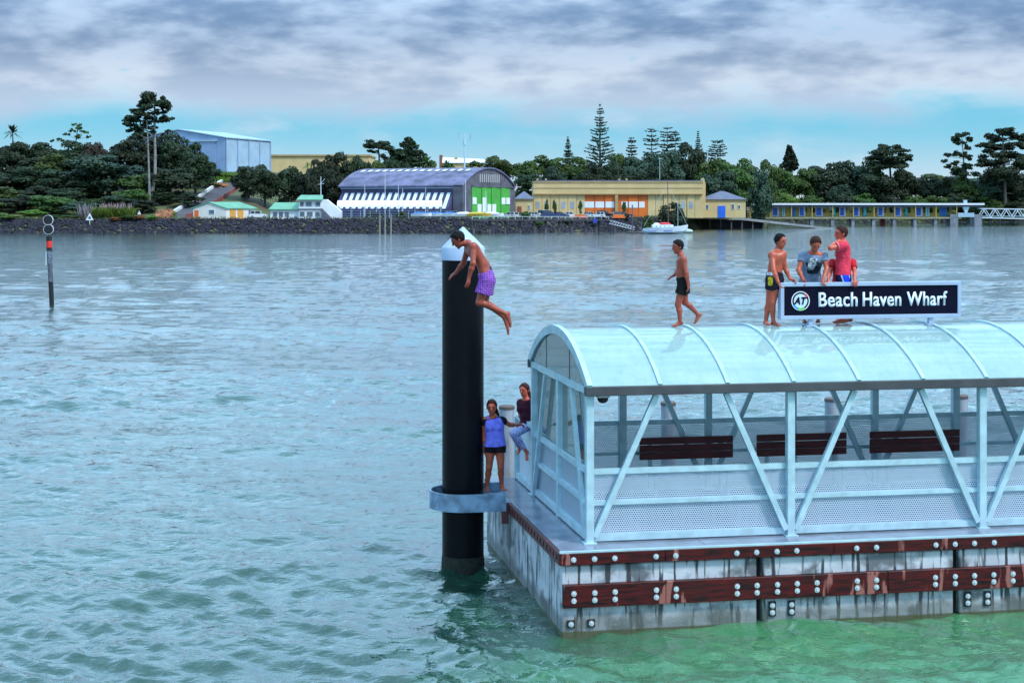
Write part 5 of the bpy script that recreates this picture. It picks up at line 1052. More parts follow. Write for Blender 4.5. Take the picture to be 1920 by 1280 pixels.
# arched hangar
M = frame(868, 400, 25); ez_, rz_ = 11.6, 16.4; W_, Ln = 29.7, 35.3
h2 = thing('arched_hangar', 'old arched roof hangar with green and white doors and striped side wall', 'hangar', M @ Vector((0, 0, 3.2)))
Rr = ((W_ / 2 + 0.8) ** 2 + (rz_ - ez_) ** 2) / (2 * (rz_ - ez_)); zc_ = rz_ - Rr; hf = math.asin((W_ / 2 + 0.8) / Rr)
ROOFG = mat('mottled_purple_roof', (0.135, 0.135, 0.235), 0.75, 0, 0.45, 0.35)
mb = MB(M); N_ = 22; prof = [(W_ / 2 + math.sin(-hf + 2 * hf * k / N_) * Rr, zc_ + math.cos(-hf + 2 * hf * k / N_) * Rr) for k in range(N_ + 1)]
mb.prism([(-0.5, v, z) for v, z in prof] + [(-0.5, v, z - 0.35) for v, z in reversed(prof)], (Ln + 1, 0, 0)).build('roof', ROOFG, h2, True)
for k in range(15):
    a = 2.0 + k * 2.2; t0, t1 = -hf + 2 * hf * 0.26, -hf + 2 * hf * 0.31
    q = [(W_ / 2 + math.sin(t) * (Rr + 0.12), zc_ + math.cos(t) * (Rr + 0.12)) for t in (t0, t1)]
    MB(M).prism([(a, q[0][0], q[0][1]), (a + 1.0, q[0][0], q[0][1]), (a + 1.0, q[1][0], q[1][1]), (a, q[1][0], q[1][1])], (0, 0, 0.08)).build('skylight', WHT, h2)
MB(M).box(0.3, Ln, 0, 0.6, 3.2, ez_ - 0.35).build('side_wall', PURW, h2); MB(M).box(0.3, Ln, W_ - 0.6, W_, 3.2, ez_ - 0.35).build('side_wall', PURW, h2); MB(M).box(Ln - 0.6, Ln, 0.61, W_ - 0.61, 3.2, ez_ - 0.35).build('end_wall', PURW, h2)
MB(M).box(0.5, Ln, -0.35, -0.02, ez_ - 0.75, ez_ - 0.5).build('eave_rail', STEEL2, h2)
zl0, zl1, bo = 9.7, 5.7, -3.0
MB(M).prism([(2.6, -0.02, zl0), (2.6, bo, zl1), (2.6, bo, 3.2), (2.6, -0.02, 3.2)], (Ln - 2.6, 0, 0)).build('lean_to', PURW, h2)
for k in range(17):
    a = 3.4 + k * 1.86
    MB(M).prism([(a, -0.05, zl0 + 0.0), (a + 0.95, -0.05, zl0 + 0.0), (a + 0.95, bo - 0.02, zl1), (a, bo - 0.02, zl1)], (0, -0.06, 0.09)).build('glazing_strip', WHT, h2)
MB(M).box(-0.35, 2.4, -0.8, 4.0, 3.2, ez_ + 0.1).build('corner_pier', DCON, h2); MB(M).box(-0.3, 1.6, 26.9, W_ + 0.4, 3.2, ez_ - 0.1).build('corner_pier', DCON, h2)
arcp = [(v, z - 0.36) for v, z in prof if 0 <= v <= W_]
MB(M).prism([(-0.1, 0.0, ez_ - 0.2), ] + [(-0.1, v, z) for v, z in arcp] + [(-0.1, W_, ez_ - 0.2)], (0.5, 0, 0)).build('gable_wall', DCON, h2)
MB(M).box(-0.6, 0.0, 4.02, W_, ez_ - 0.34, ez_ - 0.02).build('door_head', DCON, h2)
VENT = mat('pale_vent', (0.42, 0.42, 0.42), 0.8)
for k in range(10): MB(M).box(-0.2, -0.105, 9.2 + k * 1.25, 9.65 + k * 1.25, 12.5, 14.6).build('vent_slot', VENT, h2)
wpan = {0: [(6.9, 8.6)], 1: [(4.9, 6.9)], 2: [(4.9, 6.9), (6.9, 8.6)], 3: [(4.9, 6.9)], 4: [(4.9, 6.9)], 6: [(6.9, 8.6)], 7: [(6.9, 8.6)]}
for k in range(8):
    a = 4.1 + k * 2.85; d = MB(M).box(-0.5 + (0.12 if k % 2 else 0), -0.2, a + 0.07, a + 2.72, 3.25, ez_ - 0.36).build('door_leaf', GRND, h2)
    for z0_, z1_ in wpan.get(k, []): MB(M).box(-0.58, -0.502 if k % 2 == 0 else -0.382, a + 0.3, a + 2.5, z0_, z1_).build('white_panel', WHT, d)
# white boat canopy
b = thing('white_canopy', 'long white fabric canopy in front of the striped hangar side', 'canopy', P(730, 410, 393)); x0, x1 = pX(632, 393), pX(828, 393); zc2 = zy(388, 393); mb = MB(); pr = [(math.cos(math.pi * k / 10) * 2.2, math.sin(math.pi * k / 10) * 1.6) for k in range(11)]
mb.prism([(x0, 395 + v, zc2 + z) for v, z in pr], (x1 - x0, 0, 0)).build('fabric', mat('white_fabric', (0.78, 0.80, 0.80), 0.6, 0, 0.06, 0.6), b, True)
for k in range(9):
    xx = x0 + 0.3 + (x1 - x0 - 0.6) * k / 8
    for yy in (393, 397): MB().tube((xx, yy, 3.3), (xx, yy, zc2), 0.06, 0.06, 6).build('leg', GALV, b)
# tan hangar with orange doors
YH_ = 440; X = lambda px: pX(px, YH_); Z = lambda y: zy(y, YH_)
h3 = thing('tan_hangar', 'long tan concrete hangar with two big orange sliding doors', 'hangar', P(1165, 405, YH_))
MB().box(X(1000), X(1318), YH_ + 1.0, YH_ + 30, 3.0, Z(364)).build('wall', TAN, h3); MB().box(X(1000), X(1318), YH_, YH_ + 30, Z(364) + 0.003, Z(343)).build('upper_wall', TAN, h3)
MB().box(X(999), X(1319), YH_ - 0.15, YH_ + 30, Z(343) + 0.002, Z(340.5)).build('parapet_cap', TAND, h3); MB().box(X(1004), X(1316), YH_ + 1, YH_ + 28, Z(340.5) + 0.002, Z(338)).build('roof', GRYR, h3)
MB().box(X(1000), X(1318), YH_ - 0.12, YH_ - 0.003, Z(353), Z(352)).build('string_course', TAND, h3); MB().box(X(1000), X(1318), YH_ - 0.25, YH_ - 0.003, Z(365), Z(363)).build('door_track', TAND, h3)
MB().box(X(1153), X(1159), YH_ - 0.4, YH_ + 0.99, 3.2, Z(365.5)).build('centre_pier', TAND, h3)
edges = [1000 + 16.2 * k for k in range(7)] + [1097, 1115, 1134, 1152.5, 1159.5, 1178, 1197, 1215] + [1215 + 14.7 * k for k in range(1, 8)]
for a, c_ in zip(edges, edges[1:]):
    if abs(a - 1152.5) < 0.1: continue
    o_ = 1097 <= a < 1152 or 1159 <= a < 1214; off = 0.55 if int(a) % 2 else 0.35
    lf = MB().box(X(a + 0.35), X(c_ - 0.35), YH_ + off, YH_ + 0.99, 3.2, Z(365.2)).build('door_leaf', ORG if o_ else TAN, h3)
    if o_: MB().box(X(a + (6 if a in (1159.5,) else 1.5)), X(c_ - (6 if c_ == 1215 else 0.8)), YH_ + off - 0.06, YH_ + off - 0.002, Z(389.5), Z(378)).build('window_band', WHT, lf)
    elif a < 1090 or 1260 < a < 1300: 
        mid_ = (a + c_) / 2; MB().box(X(mid_ - 3.6), X(mid_ + 3.6), YH_ + off - 0.06, YH_ + off - 0.002, Z(391), Z(378)).build('window', mat('grey_window', (0.30, 0.36, 0.44), 0.3, 0, 0.2, 0.5), lf)
for px in (1008, 1024, 1162, 1176): MB().box(X(px - 1.5), X(px + 1.5), YH_ + 2, YH_ + 3, Z(338), Z(335)).build('roof_vent', TAN, h3)
for k, px in enumerate((1318.2, 1325, 1331.5)):
    MB().prism([(X(px), YH_ + 2 + 8 * k, 3.2), (X(px + 6.3), YH_ + 2 + 8 * k, 3.2), (X(px + 6.3), YH_ + 2 + 8 * k, Z(345)), (X(px + 3.1), YH_ + 2 + 8 * k, Z(333)), (X(px), YH_ + 2 + 8 * k, Z(345))], (0, 7, 0)).build('stepped_gable', TAN, h3)
# hip roofed tan buildings
def hip(name, label, x0, x1, yt, yr, Y, dep, wins, door=None, m=TAN):
    b = thing(name, label, 'building', P((x0 + x1) / 2, 405, Y)); a, c_ = pX(x0, Y), pX(x1, Y); zw, zr_ = zy(yt, Y), zy(yr, Y)
    MB().box(a, c_, Y, Y + dep, 3.2, zw).build('wall', m, b); r_ = dep / 2
    MB().add([(a - .5, Y - .5, zw + .003), (c_ + .5, Y - .5, zw + .003), (c_ + .5, Y + dep + .5, zw + .003), (a - .5, Y + dep + .5, zw + .003), (a + min(r_, (c_ - a) * .45), Y + r_, zr_), (c_ - min(r_, (c_ - a) * .45), Y + r_, zr_)], [(0, 1, 5, 4), (1, 2, 5), (2, 3, 4, 5), (3, 0, 4), (3, 2, 1, 0)]).build('roof', GRYR, b)
    MB().box(a - .2, c_ + .2, Y - .25, Y - .003, zw - .45, zw - .02).build('cornice', TAND, b)
    for wx, y0_, y1_, ww in wins:
        wn_ = MB().box(pX(wx - ww / 2, Y), pX(wx + ww / 2, Y), Y - 0.12, Y - 0.004, zy(y1_, Y), zy(y0_, Y)).build('window', WHT, b); MB().box(pX(wx - ww / 2 + .7, Y), pX(wx + ww / 2 - .7, Y), Y - 0.16, Y - 0.122, zy(y1_ - .8, Y), zy(y0_ + .8, Y)).build('pane', GLAZ, wn_)
    if door: MB().box(pX(door[0], Y), pX(door[1], Y), Y - 0.15, Y - 0.004, 3.25, zy(door[2], Y)).build('door', door[3], b)
    return b
hip('hip_roofed_building', 'tan building with grey hipped roof and blue door beside the tan hangar', 1322, 1398, 374, 358, 446, 14, [(1326, 383, 393, 6), (1374, 382, 393, 6), (1386, 384, 392, 5)], (1346, 1360, 386, BLUP))
hip('small_tan_building', 'small tan building squeezed between the arched hangar and the tan hangar', 967, 999, 373, 359, 428, 12, [(992, 384, 393, 4)], (970, 978, 387, mat('red_brown_door', (0.25, 0.07, 0.05), 0.6)))
# cottage with green roof
M = frame(424, 388, 10); c_ = thing('white_cottage', 'white cottage with pale green gabled roof and orange doors on the quay', 'cottage', M @ Vector((0, 0, 3.3)))
s50 = Matrix(((-math.cos(R(10)), math.sin(R(48)), 0, M[0][3]), (math.sin(R(10)), math.cos(R(48)), 0, M[1][3]), (0, 0, 1, 0), (0, 0, 0, 1)))
zw, zr_ = zy(391, 388), zy(380.5, 388); MB(s50).prism([(0, 0, 3.2), (8.4, 0, 3.2), (8.4, 0, zw), (4.2, 0, zr_), (0, 0, zw)], (0, 8.2, 0)).build('wall', CRM, c_)
MB(s50).prism([(-.4, -.3, zw - .1), (4.2, -.3, zr_ + .08), (4.2, -.3, zr_ + .25), (-.4, -.3, zw + .12)], (0, 8.8, 0)).build('roof', GRNR, c_); MB(s50).prism([(8.8, -.3, zw - .1), (4.2, -.3, zr_ + .08), (4.2, -.3, zr_ + .25), (8.8, -.3, zw + .12)], (0, 8.8, 0)).build('roof', GRNR, c_)
wn_ = MB(s50).box(2.8, 4.4, -.1, -.004, 4.4, 5.6).build('window', WHT, c_); MB(s50).box(2.95, 4.25, -.14, -.102, 4.52, 5.48).build('pane', GLAZ, wn_); MB(s50).box(7.0, 8.0, -.1, -.004, 3.25, 5.4).build('door', ORG, c_)
for a in (1.0, 3.2): MB(s50).box(-.1, -.004, a, a + 1.6, 3.25, 5.6).build('door', mat('pale_orange_door', (0.62, 0.30, 0.06), 0.6), c_)
MB(s50).box(-.1, -.004, 6.4, 7.4, 4.3, 5.4).build('window', GLAZ, c_)
# clubhouse
Yc = 388; X = lambda px: pX(px, Yc); Z = lambda y: zy(y, Yc)
c_ = thing('clubhouse', 'white two storey boating clubhouse with green roofs and outside stair', 'clubhouse', P(570, 412, Yc))
MB().box(X(507), X(561), Yc, Yc + 7, 3.2, Z(393)).build('low_wall', WHT, c_); MB().prism([(X(504), Yc - .6, Z(393.5)), (X(563), Yc - .6, Z(393.5)), (X(563), Yc + 4, Z(381)), (X(511), Yc + 4, Z(381))], (0, 0, .2)).build('roof', GRNR, c_)
MB().box(X(561.3), X(604), Yc - 1, Yc + 6, 3.2, Z(375)).build('tower_wall', WHT, c_); MB().prism([(X(558), Yc - 1.8, Z(375.5)), (X(607), Yc - 1.8, Z(375.5)), (X(603), Yc + 3, Z(367)), (X(561), Yc + 3, Z(367))], (0, 0, .2)).build('roof', GRNR, c_)
MB().box(X(560.5), X(606), Yc - 1.3, Yc - 1.003, Z(393), Z(391)).build('balcony_band', mat('dark_band', (0.10, 0.14, 0.20), 0.6), c_)
for px, y0_, y1_, ww, yy in ((516, 397, 407, 9, Yc), (527, 397, 407, 9, Yc), (538, 397, 407, 9, Yc), (567, 378, 387, 8, Yc - 1), (580, 378, 387, 12, Yc - 1), (597, 378, 387, 10, Yc - 1), (568, 396, 406, 10, Yc - 1), (582, 396, 406, 12, Yc - 1), (596, 396, 406, 9, Yc - 1)):
    wn_ = MB().box(X(px - ww / 2), X(px + ww / 2), yy - .1, yy - .004, Z(y1_), Z(y0_)).build('window_frame', CRM, c_); MB().box(X(px - ww / 2 + .8), X(px + ww / 2 - .8), yy - .14, yy - .102, Z(y1_ - .8), Z(y0_ + .8)).build('pane', GLAZ, wn_)
MB().prism([(X(604.3), Yc - .5, 3.2), (X(639), Yc - .5, 3.2), (X(639), Yc - .5, Z(396)), (X(612), Yc - .5, Z(374)), (X(604.3), Yc - .5, Z(374))], (0, 4, 0)).build('stair_wall', WHT, c_)
st = MB()
for k in range(9): st.box(X(604.5 + k * 2.2), X(606.7 + k * 2.2), Yc - 2.2, Yc - .51, 3.2, Z(392 + k * 2.2))
st.build('stair', DCON, c_); MB().beam((X(604), Yc - 2.2, Z(386)), (X(625), Yc - 2.2, Z(406)), .1, .1).build('handrail', WHT, c_)
# covered jetty on the right
YJ = 530; X = lambda px: pX(px, YJ); Z = lambda y: zy(y, YJ)
j = thing('covered_jetty', 'long covered jetty with white roof, yellow walls and bright blue doors', 'jetty', P(1620, 423, YJ))
MB().box(X(1400), X(1842), YJ - 2.5, YJ + 4, Z(384.5), Z(381)).build('roof', mat('white_roof', (0.74, 0.76, 0.82), 0.4, 0, 0.06), j); MB().box(X(1400), X(1840), YJ - 1.5, YJ + 3.5, Z(388.5), Z(384.6)).build('fascia', GRYR, j)
MB().box(X(1400), X(1800), YJ - 1.8, YJ + 4.0, Z(410), Z(407)).build('deck', mat('jetty_deck', (0.30, 0.28, 0.22), 0.8), j)
OCH = mat('ochre_wall', (0.46, 0.34, 0.09), 0.8, 0, 0.15, 0.3); bays = [1424, 1456, 1471, 1490, 1506, 1538, 1566, 1582, 1608, 1624, 1654, 1686, 1702, 1726, 1742, 1772]; wide = {1424: 14, 1456: 13, 1471: 6, 1490: 8, 1506: 12, 1538: 14, 1566: 6, 1582: 12, 1608: 13, 1624: 7, 1654: 12, 1686: 14, 1702: 6, 1726: 13, 1742: 7, 1772: 14}
MB().box(X(1402), X(1800), YJ + 2.2, YJ + 2.6, Z(407) + .002, Z(399)).build('low_wall', OCH, j)
for k, px in enumerate(bays):
    wd = wide[px]; fr_ = MB().box(X(px - wd / 2), X(px + wd / 2), YJ + 1.9, YJ + 2.15, Z(405.5), Z(388.6)).build('door_frame', WHT if k % 3 else mat('teal_frame', (0.04, 0.30, 0.34), 0.5), j)
    MB().box(X(px - wd / 2 + 1.6), X(px + wd / 2 - 3.2 if wd > 10 else px + wd / 2 - 1.6), YJ + 1.8, YJ + 1.895, Z(404), Z(389.5)).build('blue_panel', BLUP if wd > 7 else mat('cyan_panel', (0.10, 0.60, 0.66), 0.4), fr_)
for px in (1464, 1480, 1498, 1519, 1554, 1594, 1616, 1640, 1668, 1694, 1714, 1756, 1786): MB().box(X(px - 3), X(px + 3), YJ + 2.2, YJ + 2.5, Z(399) + .002, Z(388.6)).build('wall_panel', OCH, j)
for k in range(11):
    px = 1405 + k * 38.6; MB().box(X(px - .8), X(px + .8), YJ - 1.9, YJ - 1.55, Z(410) + .3, Z(384.6)).build('post', OCH, j)
    if px > 1500: MB().box(X(px - 3), X(px + 3), YJ - 1.4, YJ + 1, -1.5, Z(410) - .002).build('pier', mat('pier_grey', (0.20, 0.22, 0.27), 0.8, 0, 0.3, 0.5), j)
for px in (1600, 1658, 1717): MB().box(X(px - 4), X(px + 4), YJ + 2, YJ + 3.5, -1.5, Z(410) - .002).build('red_pier', mat('red_pier', (0.20, 0.035, 0.03), 0.8), j)
for px in (1786, 1831): MB().box(X(px - 7), X(px + 7), YJ - 2, YJ + 3, -1.5, Z(402)).build('end_pier', mat('pier_grey', (0.2, 0.22, 0.27)), j)
MB().box(X(1793.3), X(1823.7), YJ - 2, YJ - 1.7, Z(407), Z(399)).build('end_balustrade', STEEL2, j); MB().box(X(1806), X(1812), YJ - 1, YJ, Z(384), Z(375)).build('roof_vent', STEEL2, j); MB().prism([(X(1803), YJ - 1.6, Z(388)), (X(1815), YJ - 1.6, Z(388)), (X(1811), YJ - 1.6, Z(399)), (X(1807), YJ - 1.6, Z(399))], (0, 1, 0)).build('hopper', GALV, j)
g = thing('truss_gangway', 'white steel truss gangway leading off the right end of the jetty', 'gangway', P(1880, 420, YJ))
WS = mat('white_steel', (0.60, 0.66, 0.76), 0.5)
for yy in (YJ - 1.6, YJ + 1.0):
    MB().beam((X(1834), yy, Z(391)), (X(1960), yy, Z(393)), .25, .3).build('top_chord', WS, g); MB().beam((X(1834), yy, Z(408)), (X(1960), yy, Z(411)), .25, .35).build('bottom_chord', WS, g)
    for k in range(12): a, b_ = 1834 + k * 10.5, 1844.5 + k * 10.5; MB().beam((X(a), yy, Z(408) if k % 2 == 0 else Z(391.5)), (X(b_), yy, Z(391.5) if k % 2 == 0 else Z(408)), .16, .2).build('web_bar', WS, g)
MB().box(X(1834), X(1960), YJ - 1.45, YJ + .85, Z(406), Z(405)).build('walkway', GALV, g)
# concrete boat ramp
YRp = 462; X = lambda px: pX(px, YRp); Z = lambda y: zy(y, YRp)
b = thing('concrete_boat_ramp', 'concrete wharf apron sloping down into the water right of the sailing boat', 'ramp', P(1420, 428, YRp))
MB().prism([(X(1285), YRp, Z(406)), (X(1390), YRp, Z(408)), (X(1566), YRp, Z(428)), (X(1540), YRp, Z(429)), (X(1390), YRp, Z(412.5)), (X(1285), YRp, Z(410))], (0, 14, 0)).build('slab', mat('ramp_concrete', (0.30, 0.31, 0.33), 0.8, 0, 0.2, 0.4), b)
for k in range(8): px = 1292 + k * 20; MB().box(X(px - 1.2), X(px + 1.2), YRp + .5, YRp + 1.3, -1.5, Z(409 + max(0, px - 1390) * .11)).build('pile', DCON, b)
MB().box(X(1285), X(1440), YRp + 7, YRp + 7.6, -1.5, Z(413)).build('back_wall', DCON, b)
# timber jetty and gangway in front of the sea wall
YT_ = 376; X = lambda px: pX(px, YT_); Z = lambda y: zy(y, YT_); TBR = mat('grey_timber', (0.075, 0.07, 0.085), 0.85, 0, 0.4, 0.8)
b = thing('timber_jetty', 'low timber jetty on posts with a pale rail before the hangars', 'jetty', P(1010, 437, YT_))
MB().box(X(884), X(1142), YT_ - 1.2, YT_ + 1.4, Z(414), Z(411)).build('deck', TBR, b); MB().beam((X(884), YT_ - 1.1, Z(406)), (X(1142), YT_ - 1.1, Z(406)), .1, .1).build('handrail', WS, b)
for k in range(20): px = 886 + k * 13.4; MB().tube((X(px), YT_ - 1.1, Z(411) + .003), (X(px), YT_ - 1.1, Z(406) - .06), .05, .05, 6).build('rail_post', WS, b)
for px in (888, 918, 947, 975, 1002, 1023, 1048, 1072, 1098, 1118, 1123, 1146, 1152): MB().tube((X(px), YT_ + random.uniform(-1, 1), -1.5), (X(px), YT_ + .2, Z(413)), .3, .28, 9).build('pile', TBR, b)
MB().box(X(1112), X(1119), YT_ - 1.6, YT_ - 1.5, Z(418), Z(410)).build('blue_notice', mat('notice_blue', (0.03, 0.06, 0.45), 0.5), b)
g = thing('aluminium_gangway', 'small aluminium truss gangway sloping from the timber jetty to its float', 'gangway', P(1165, 428, YT_))
for yy in (YT_ - .6, YT_ + .6):
    for y0_, y1_ in ((413, 425), (419, 431)): MB().beam((X(1142.5), yy, Z(y0_)), (X(1190), yy, Z(y1_)), .1, .12).build('chord', WS, g)
    for k in range(10): a = k / 10; c0 = lerp(1142.5, 1190, a); c1 = lerp(1142.5, 1190, a + .1); MB().beam((X(c0), yy, Z(lerp(419, 431, a))), (X(c1), yy, Z(lerp(413, 425, a + .1))), .06, .07).build('web_bar', WS, g)
b = thing('landing_float', 'low dark landing float at the foot of the small gangway', 'float', P(1195, 438, 372)); MB().box(pX(1176, 372), pX(1216, 372), 371, 374, -.2, .42).build('deck', TBR, b, bevel=.08)
for px in (1187, 1204): MB().tube((pX(px, 372), 374.2, -1), (pX(px, 372), 374.2, zy(384 if px < 1190 else 415, 372)), .16, .14, 8).build('guide_pole', DCON, b)
# sailing boat
YS_ = 368; X = lambda px: pX(px, YS_); Z = lambda y: zy(y, YS_)
b = thing('sailing_boat', 'white sailing boat with red awning moored at the far landing', 'boat', P(1245, 438, YS_))
secs = [(1206, .2, 428, 434), (1216, 1.3, 427.5, 440), (1235, 1.75, 427, 441), (1260, 1.6, 425.5, 441), (1278, .9, 423.5, 440), (1290, .06, 421, 432)]; vs, fs = [], []
for px, hw_, yt, yb in secs:
    zt_, zb_ = Z(yt), Z(yb); vs += [(X(px), YS_ - hw_, zt_), (X(px) - .1, YS_ - hw_ * .85, lerp(zt_, zb_, .6)), (X(px) - .2, YS_, zb_), (X(px) - .1, YS_ + hw_ * .85, lerp(zt_, zb_, .6)), (X(px), YS_ + hw_, zt_)]
for k in range(5):
    for i_ in range(4): fs.append((5 * k + i_, 5 * k + i_ + 1, 5 * k + 6 + i_, 5 * k + 5 + i_))
    fs.append((5 * k + 4, 5 * k, 5 * k + 5, 5 * k + 9))
fs += [(4, 3, 2, 1, 0), (25, 26, 27, 28, 29)]
HULL = mat('white_gelcoat', (0.62, 0.70, 0.82), 0.3, 0, 0.05); MB().add(vs, fs).build('hull', HULL, b); MB().add([(v[0], v[1] - .03 if v[1] < YS_ else v[1] + .03, v[2]) for v in [(X(1214), YS_ - 1.32, Z(433)), (X(1260), YS_ - 1.62, Z(431.5)), (X(1260), YS_ - 1.60, Z(432.6)), (X(1214), YS_ - 1.30, Z(434))]], [(0, 1, 2, 3)]).build('blue_stripe', BLUP, b)
cb = MB().box(X(1222), X(1262), YS_ - 1.1, YS_ + 1.1, Z(427), Z(421.5)).build('cabin', HULL, b, bevel=.12)
for px in (1230, 1238, 1246, 1254): MB().tube((X(px), YS_ - 1.13, Z(424.3)), (X(px), YS_ - 1.09, Z(424.3)), .13, .13, 10).build('porthole', GLAZ, cb)
MB().ell((X(1246), YS_, Z(420.5)), (1.5, 1.0, .45), 14, 8).build('red_awning', mat('red_canvas', (0.60, 0.04, 0.06), 0.7), b, True); MB().ell((X(1231), YS_, Z(421)), (.8, 1.0, .4), 12, 8).build('spray_hood', WHT, b, True)
MB().tube((X(1253), YS_, Z(425)), (X(1252), YS_, Z(341)), .12, .08, 8).build('mast', mat('brown_mast', (0.16, 0.05, 0.05), 0.5), b)
for px in (1207, 1290): MB().tube((X(1252), YS_, Z(345)), (X(px), YS_, Z(425)), .025, .025, 4).build('stay', GALV, b)
b = thing('grey_dinghy', 'pale green dinghy tied behind the sailing boat', 'boat', P(1284, 434, 380)); MB().ell((pX(1284, 380), 380, .45), (2.0, .9, .6), 14, 8).build('hull', mat('pale_green_hull', (0.40, 0.50, 0.45), 0.4), b, True)
MB().tube((pX(1271, 380), 380, .5), (pX(1271, 380), 380, zy(378, 380)), .07, .05, 6).build('mast', GALV, b)
# ------------------------------------------------------------------ cars
GLC = mat('car_glass', (0.02, 0.025, 0.035), 0.08); TYR = mat('tyre', (0.01, 0.01, 0.01), 0.8); RIM = mat('rim', (0.45, 0.47, 0.5), 0.3, 0.6); LMP = mat('headlamp', (0.7, 0.72, 0.75), 0.15); TLP = mat('tail_lamp', (0.35, 0.01, 0.01), 0.3)
def car_parts(kind):
    Lc, Hb, Hr = {'hatch': (4.1, .92, 1.46), 'suv': (4.6, 1.10, 1.78), 'van': (4.8, 1.15, 1.98)}[kind]; hw_ = .86; L2_ = Lc / 2
    nose = .55 if kind == 'van' else 1.15
    body = MB(); lo = [(-L2_, .32), (-L2_ + .05, Hb * .82), (-L2_ + .2, Hb), (L2_ - nose - .2, Hb), (L2_ - .25, Hb * .86), (L2_, Hb * .62), (L2_ - .02, .3)]; body.prism([(x, -hw_, z) for x, z in lo], (0, 2 * hw_, 0))
    rf = [(-L2_ + .25, Hb + .002), (-L2_ + .55, Hr), (L2_ - nose - 1.15, Hr), (L2_ - nose - .25, Hb + .002)]
    cab = MB(); n = len(rf); cab.add([(x, s_ * (hw_ - .04 - (.14 if z > Hb + .1 else 0)), z) for s_ in (-1, 1) for x, z in rf], [(3, 2, 1, 0), (4, 5, 6, 7), (0, 1, 5, 4), (1, 2, 6, 5), (2, 3, 7, 6), (0, 4, 7, 3)])
    roof = MB(); roof.add([(x, s_ * (hw_ - .17), z) for z in (Hr + .003, Hr + .07) for x, s_ in ((-L2_ + .5, -1), (L2_ - nose - 1.1, -1), (L2_ - nose - 1.1, 1), (-L2_ + .5, 1))], [(3, 2, 1, 0), (4, 5, 6, 7), (0, 1, 5, 4), (1, 2, 6, 5), (2, 3, 7, 6), (3, 0, 4, 7)])
    for xp in (-L2_ + .42, (-L2_ + .5 + L2_ - nose - 1.1) / 2, L2_ - nose - .75):
        for s_ in (-1, 1): roof.beam((xp - (.16 if xp < -1 else -.30 if xp > .3 else 0), s_ * (hw_ - .03), Hb), (xp, s_ * (hw_ - .165), Hr), .09, .05, (0, 1, 0))
    out = [('body', mk_mesh(body, 'body'), None), ('cabin_glass', mk_mesh(cab, 'cabin_glass'), GLC), ('roof', mk_mesh(roof, 'roof'), None)]
    for x in (-L2_ + .8, L2_ - .85):
        for s_ in (-1, 1):
            out.append(('wheel', mk_mesh(MB().tube((x, s_ * (hw_ - .18), .33), (x, s_ * (hw_ + .02), .33), .33, .33, 14), 'wheel'), TYR)); out.append(('wheel_rim', mk_mesh(MB().tube((x, s_ * (hw_ + .0), .33), (x, s_ * (hw_ + .04), .33), .2, .18, 10), 'wheel_rim'), RIM))
    for s_ in (-1, 1):
        out.append(('headlight', mk_mesh(MB().box(L2_ - .1, L2_ + .02, s_ * .6 - .17, s_ * .6 + .17, Hb * .55, Hb * .72), 'headlight'), LMP)); out.append(('tail_light', mk_mesh(MB().box(-L2_ - .02, -L2_ + .08, s_ * .68 - .1, s_ * .68 + .1, Hb * .6, Hb * .85), 'tail_light'), TLP))
    for nm, me, m in out: me.materials.append(m or WHT)
    return out
CK = {k: car_parts(k) for k in ('hatch', 'suv', 'van')}
def paint(n, c): return mat('car_paint_' + n, c, 0.25, 0.2, 0.03)
PW, PS, PB, PK, PG = paint('white', (0.70, 0.72, 0.76)), paint('silver', (0.42, 0.45, 0.50)), paint('blue', (0.03, 0.05, 0.16)), paint('black', (0.012, 0.012, 0.016)), paint('grey', (0.16, 0.17, 0.20))
def car(px, Y, kind, pm, rz, label, z=3.42):
    t = thing('parked_' + ('van' if kind == 'van' else 'car'), label, 'van' if kind == 'van' else 'car', (pX(px, Y), Y, z), 'cars parked on the far quay'); t.rotation_euler.z = R(rz)
    for nm, me, m in CK[kind]:
        o = link(nm, me, None, t)
        if m is None: omat(o, pm)
for a in ((485, 392, 'suv', PW, 5, 'white car parked between the cottage and the clubhouse'), (704, 388.5, 'suv', PK, 0, 'dark four wheel drive parked in front of the striped hangar'),
          (1005, 408, 'hatch', PS, 25, 'silver car at the left end of the row before the tan hangar'), (1020, 414, 'van', PW, 60, 'white van behind the first cars before the tan hangar'), (1031, 404, 'suv', PB, 20, 'dark blue car in front of the white van'), (1072, 412, 'hatch', PW, 10, 'white hatchback left of the orange barrier'), (1120, 406, 'hatch', PW, 170, 'white hatchback nearest the timber jetty before the orange doors'),
          (1052, 410, 'hatch', PB, 30, 'blue hatchback right of the white van'), (1108, 414, 'hatch', PS, 40, 'silver hatchback before the first orange door'), (1134, 412, 'suv', PK, 15, 'black car before the middle of the orange doors'),
          (1150, 416, 'hatch', PG, 200, 'grey car beside the orange barrier before the tan hangar'), (1171, 418, 'hatch', PK, 20, 'black hatchback before the second orange door'), (970, 394, 'hatch', PW, 10, 'white car in front of the arched hangar green doors'),
          (950, 393, 'hatch', PS, 185, 'silver car beside the white one at the green doors'), (1307, 468, 'van', PW, 0, 'white van parked on the concrete ramp apron'), (1336, 469, 'suv', PW, 0, 'white car parked on the ramp apron right of the van')):
    car(*a, z=3.42 if a[0] < 1280 else zy(406.5, a[1]))
ORB = mat('orange_barrier', (0.60, 0.13, 0.02), 0.6)
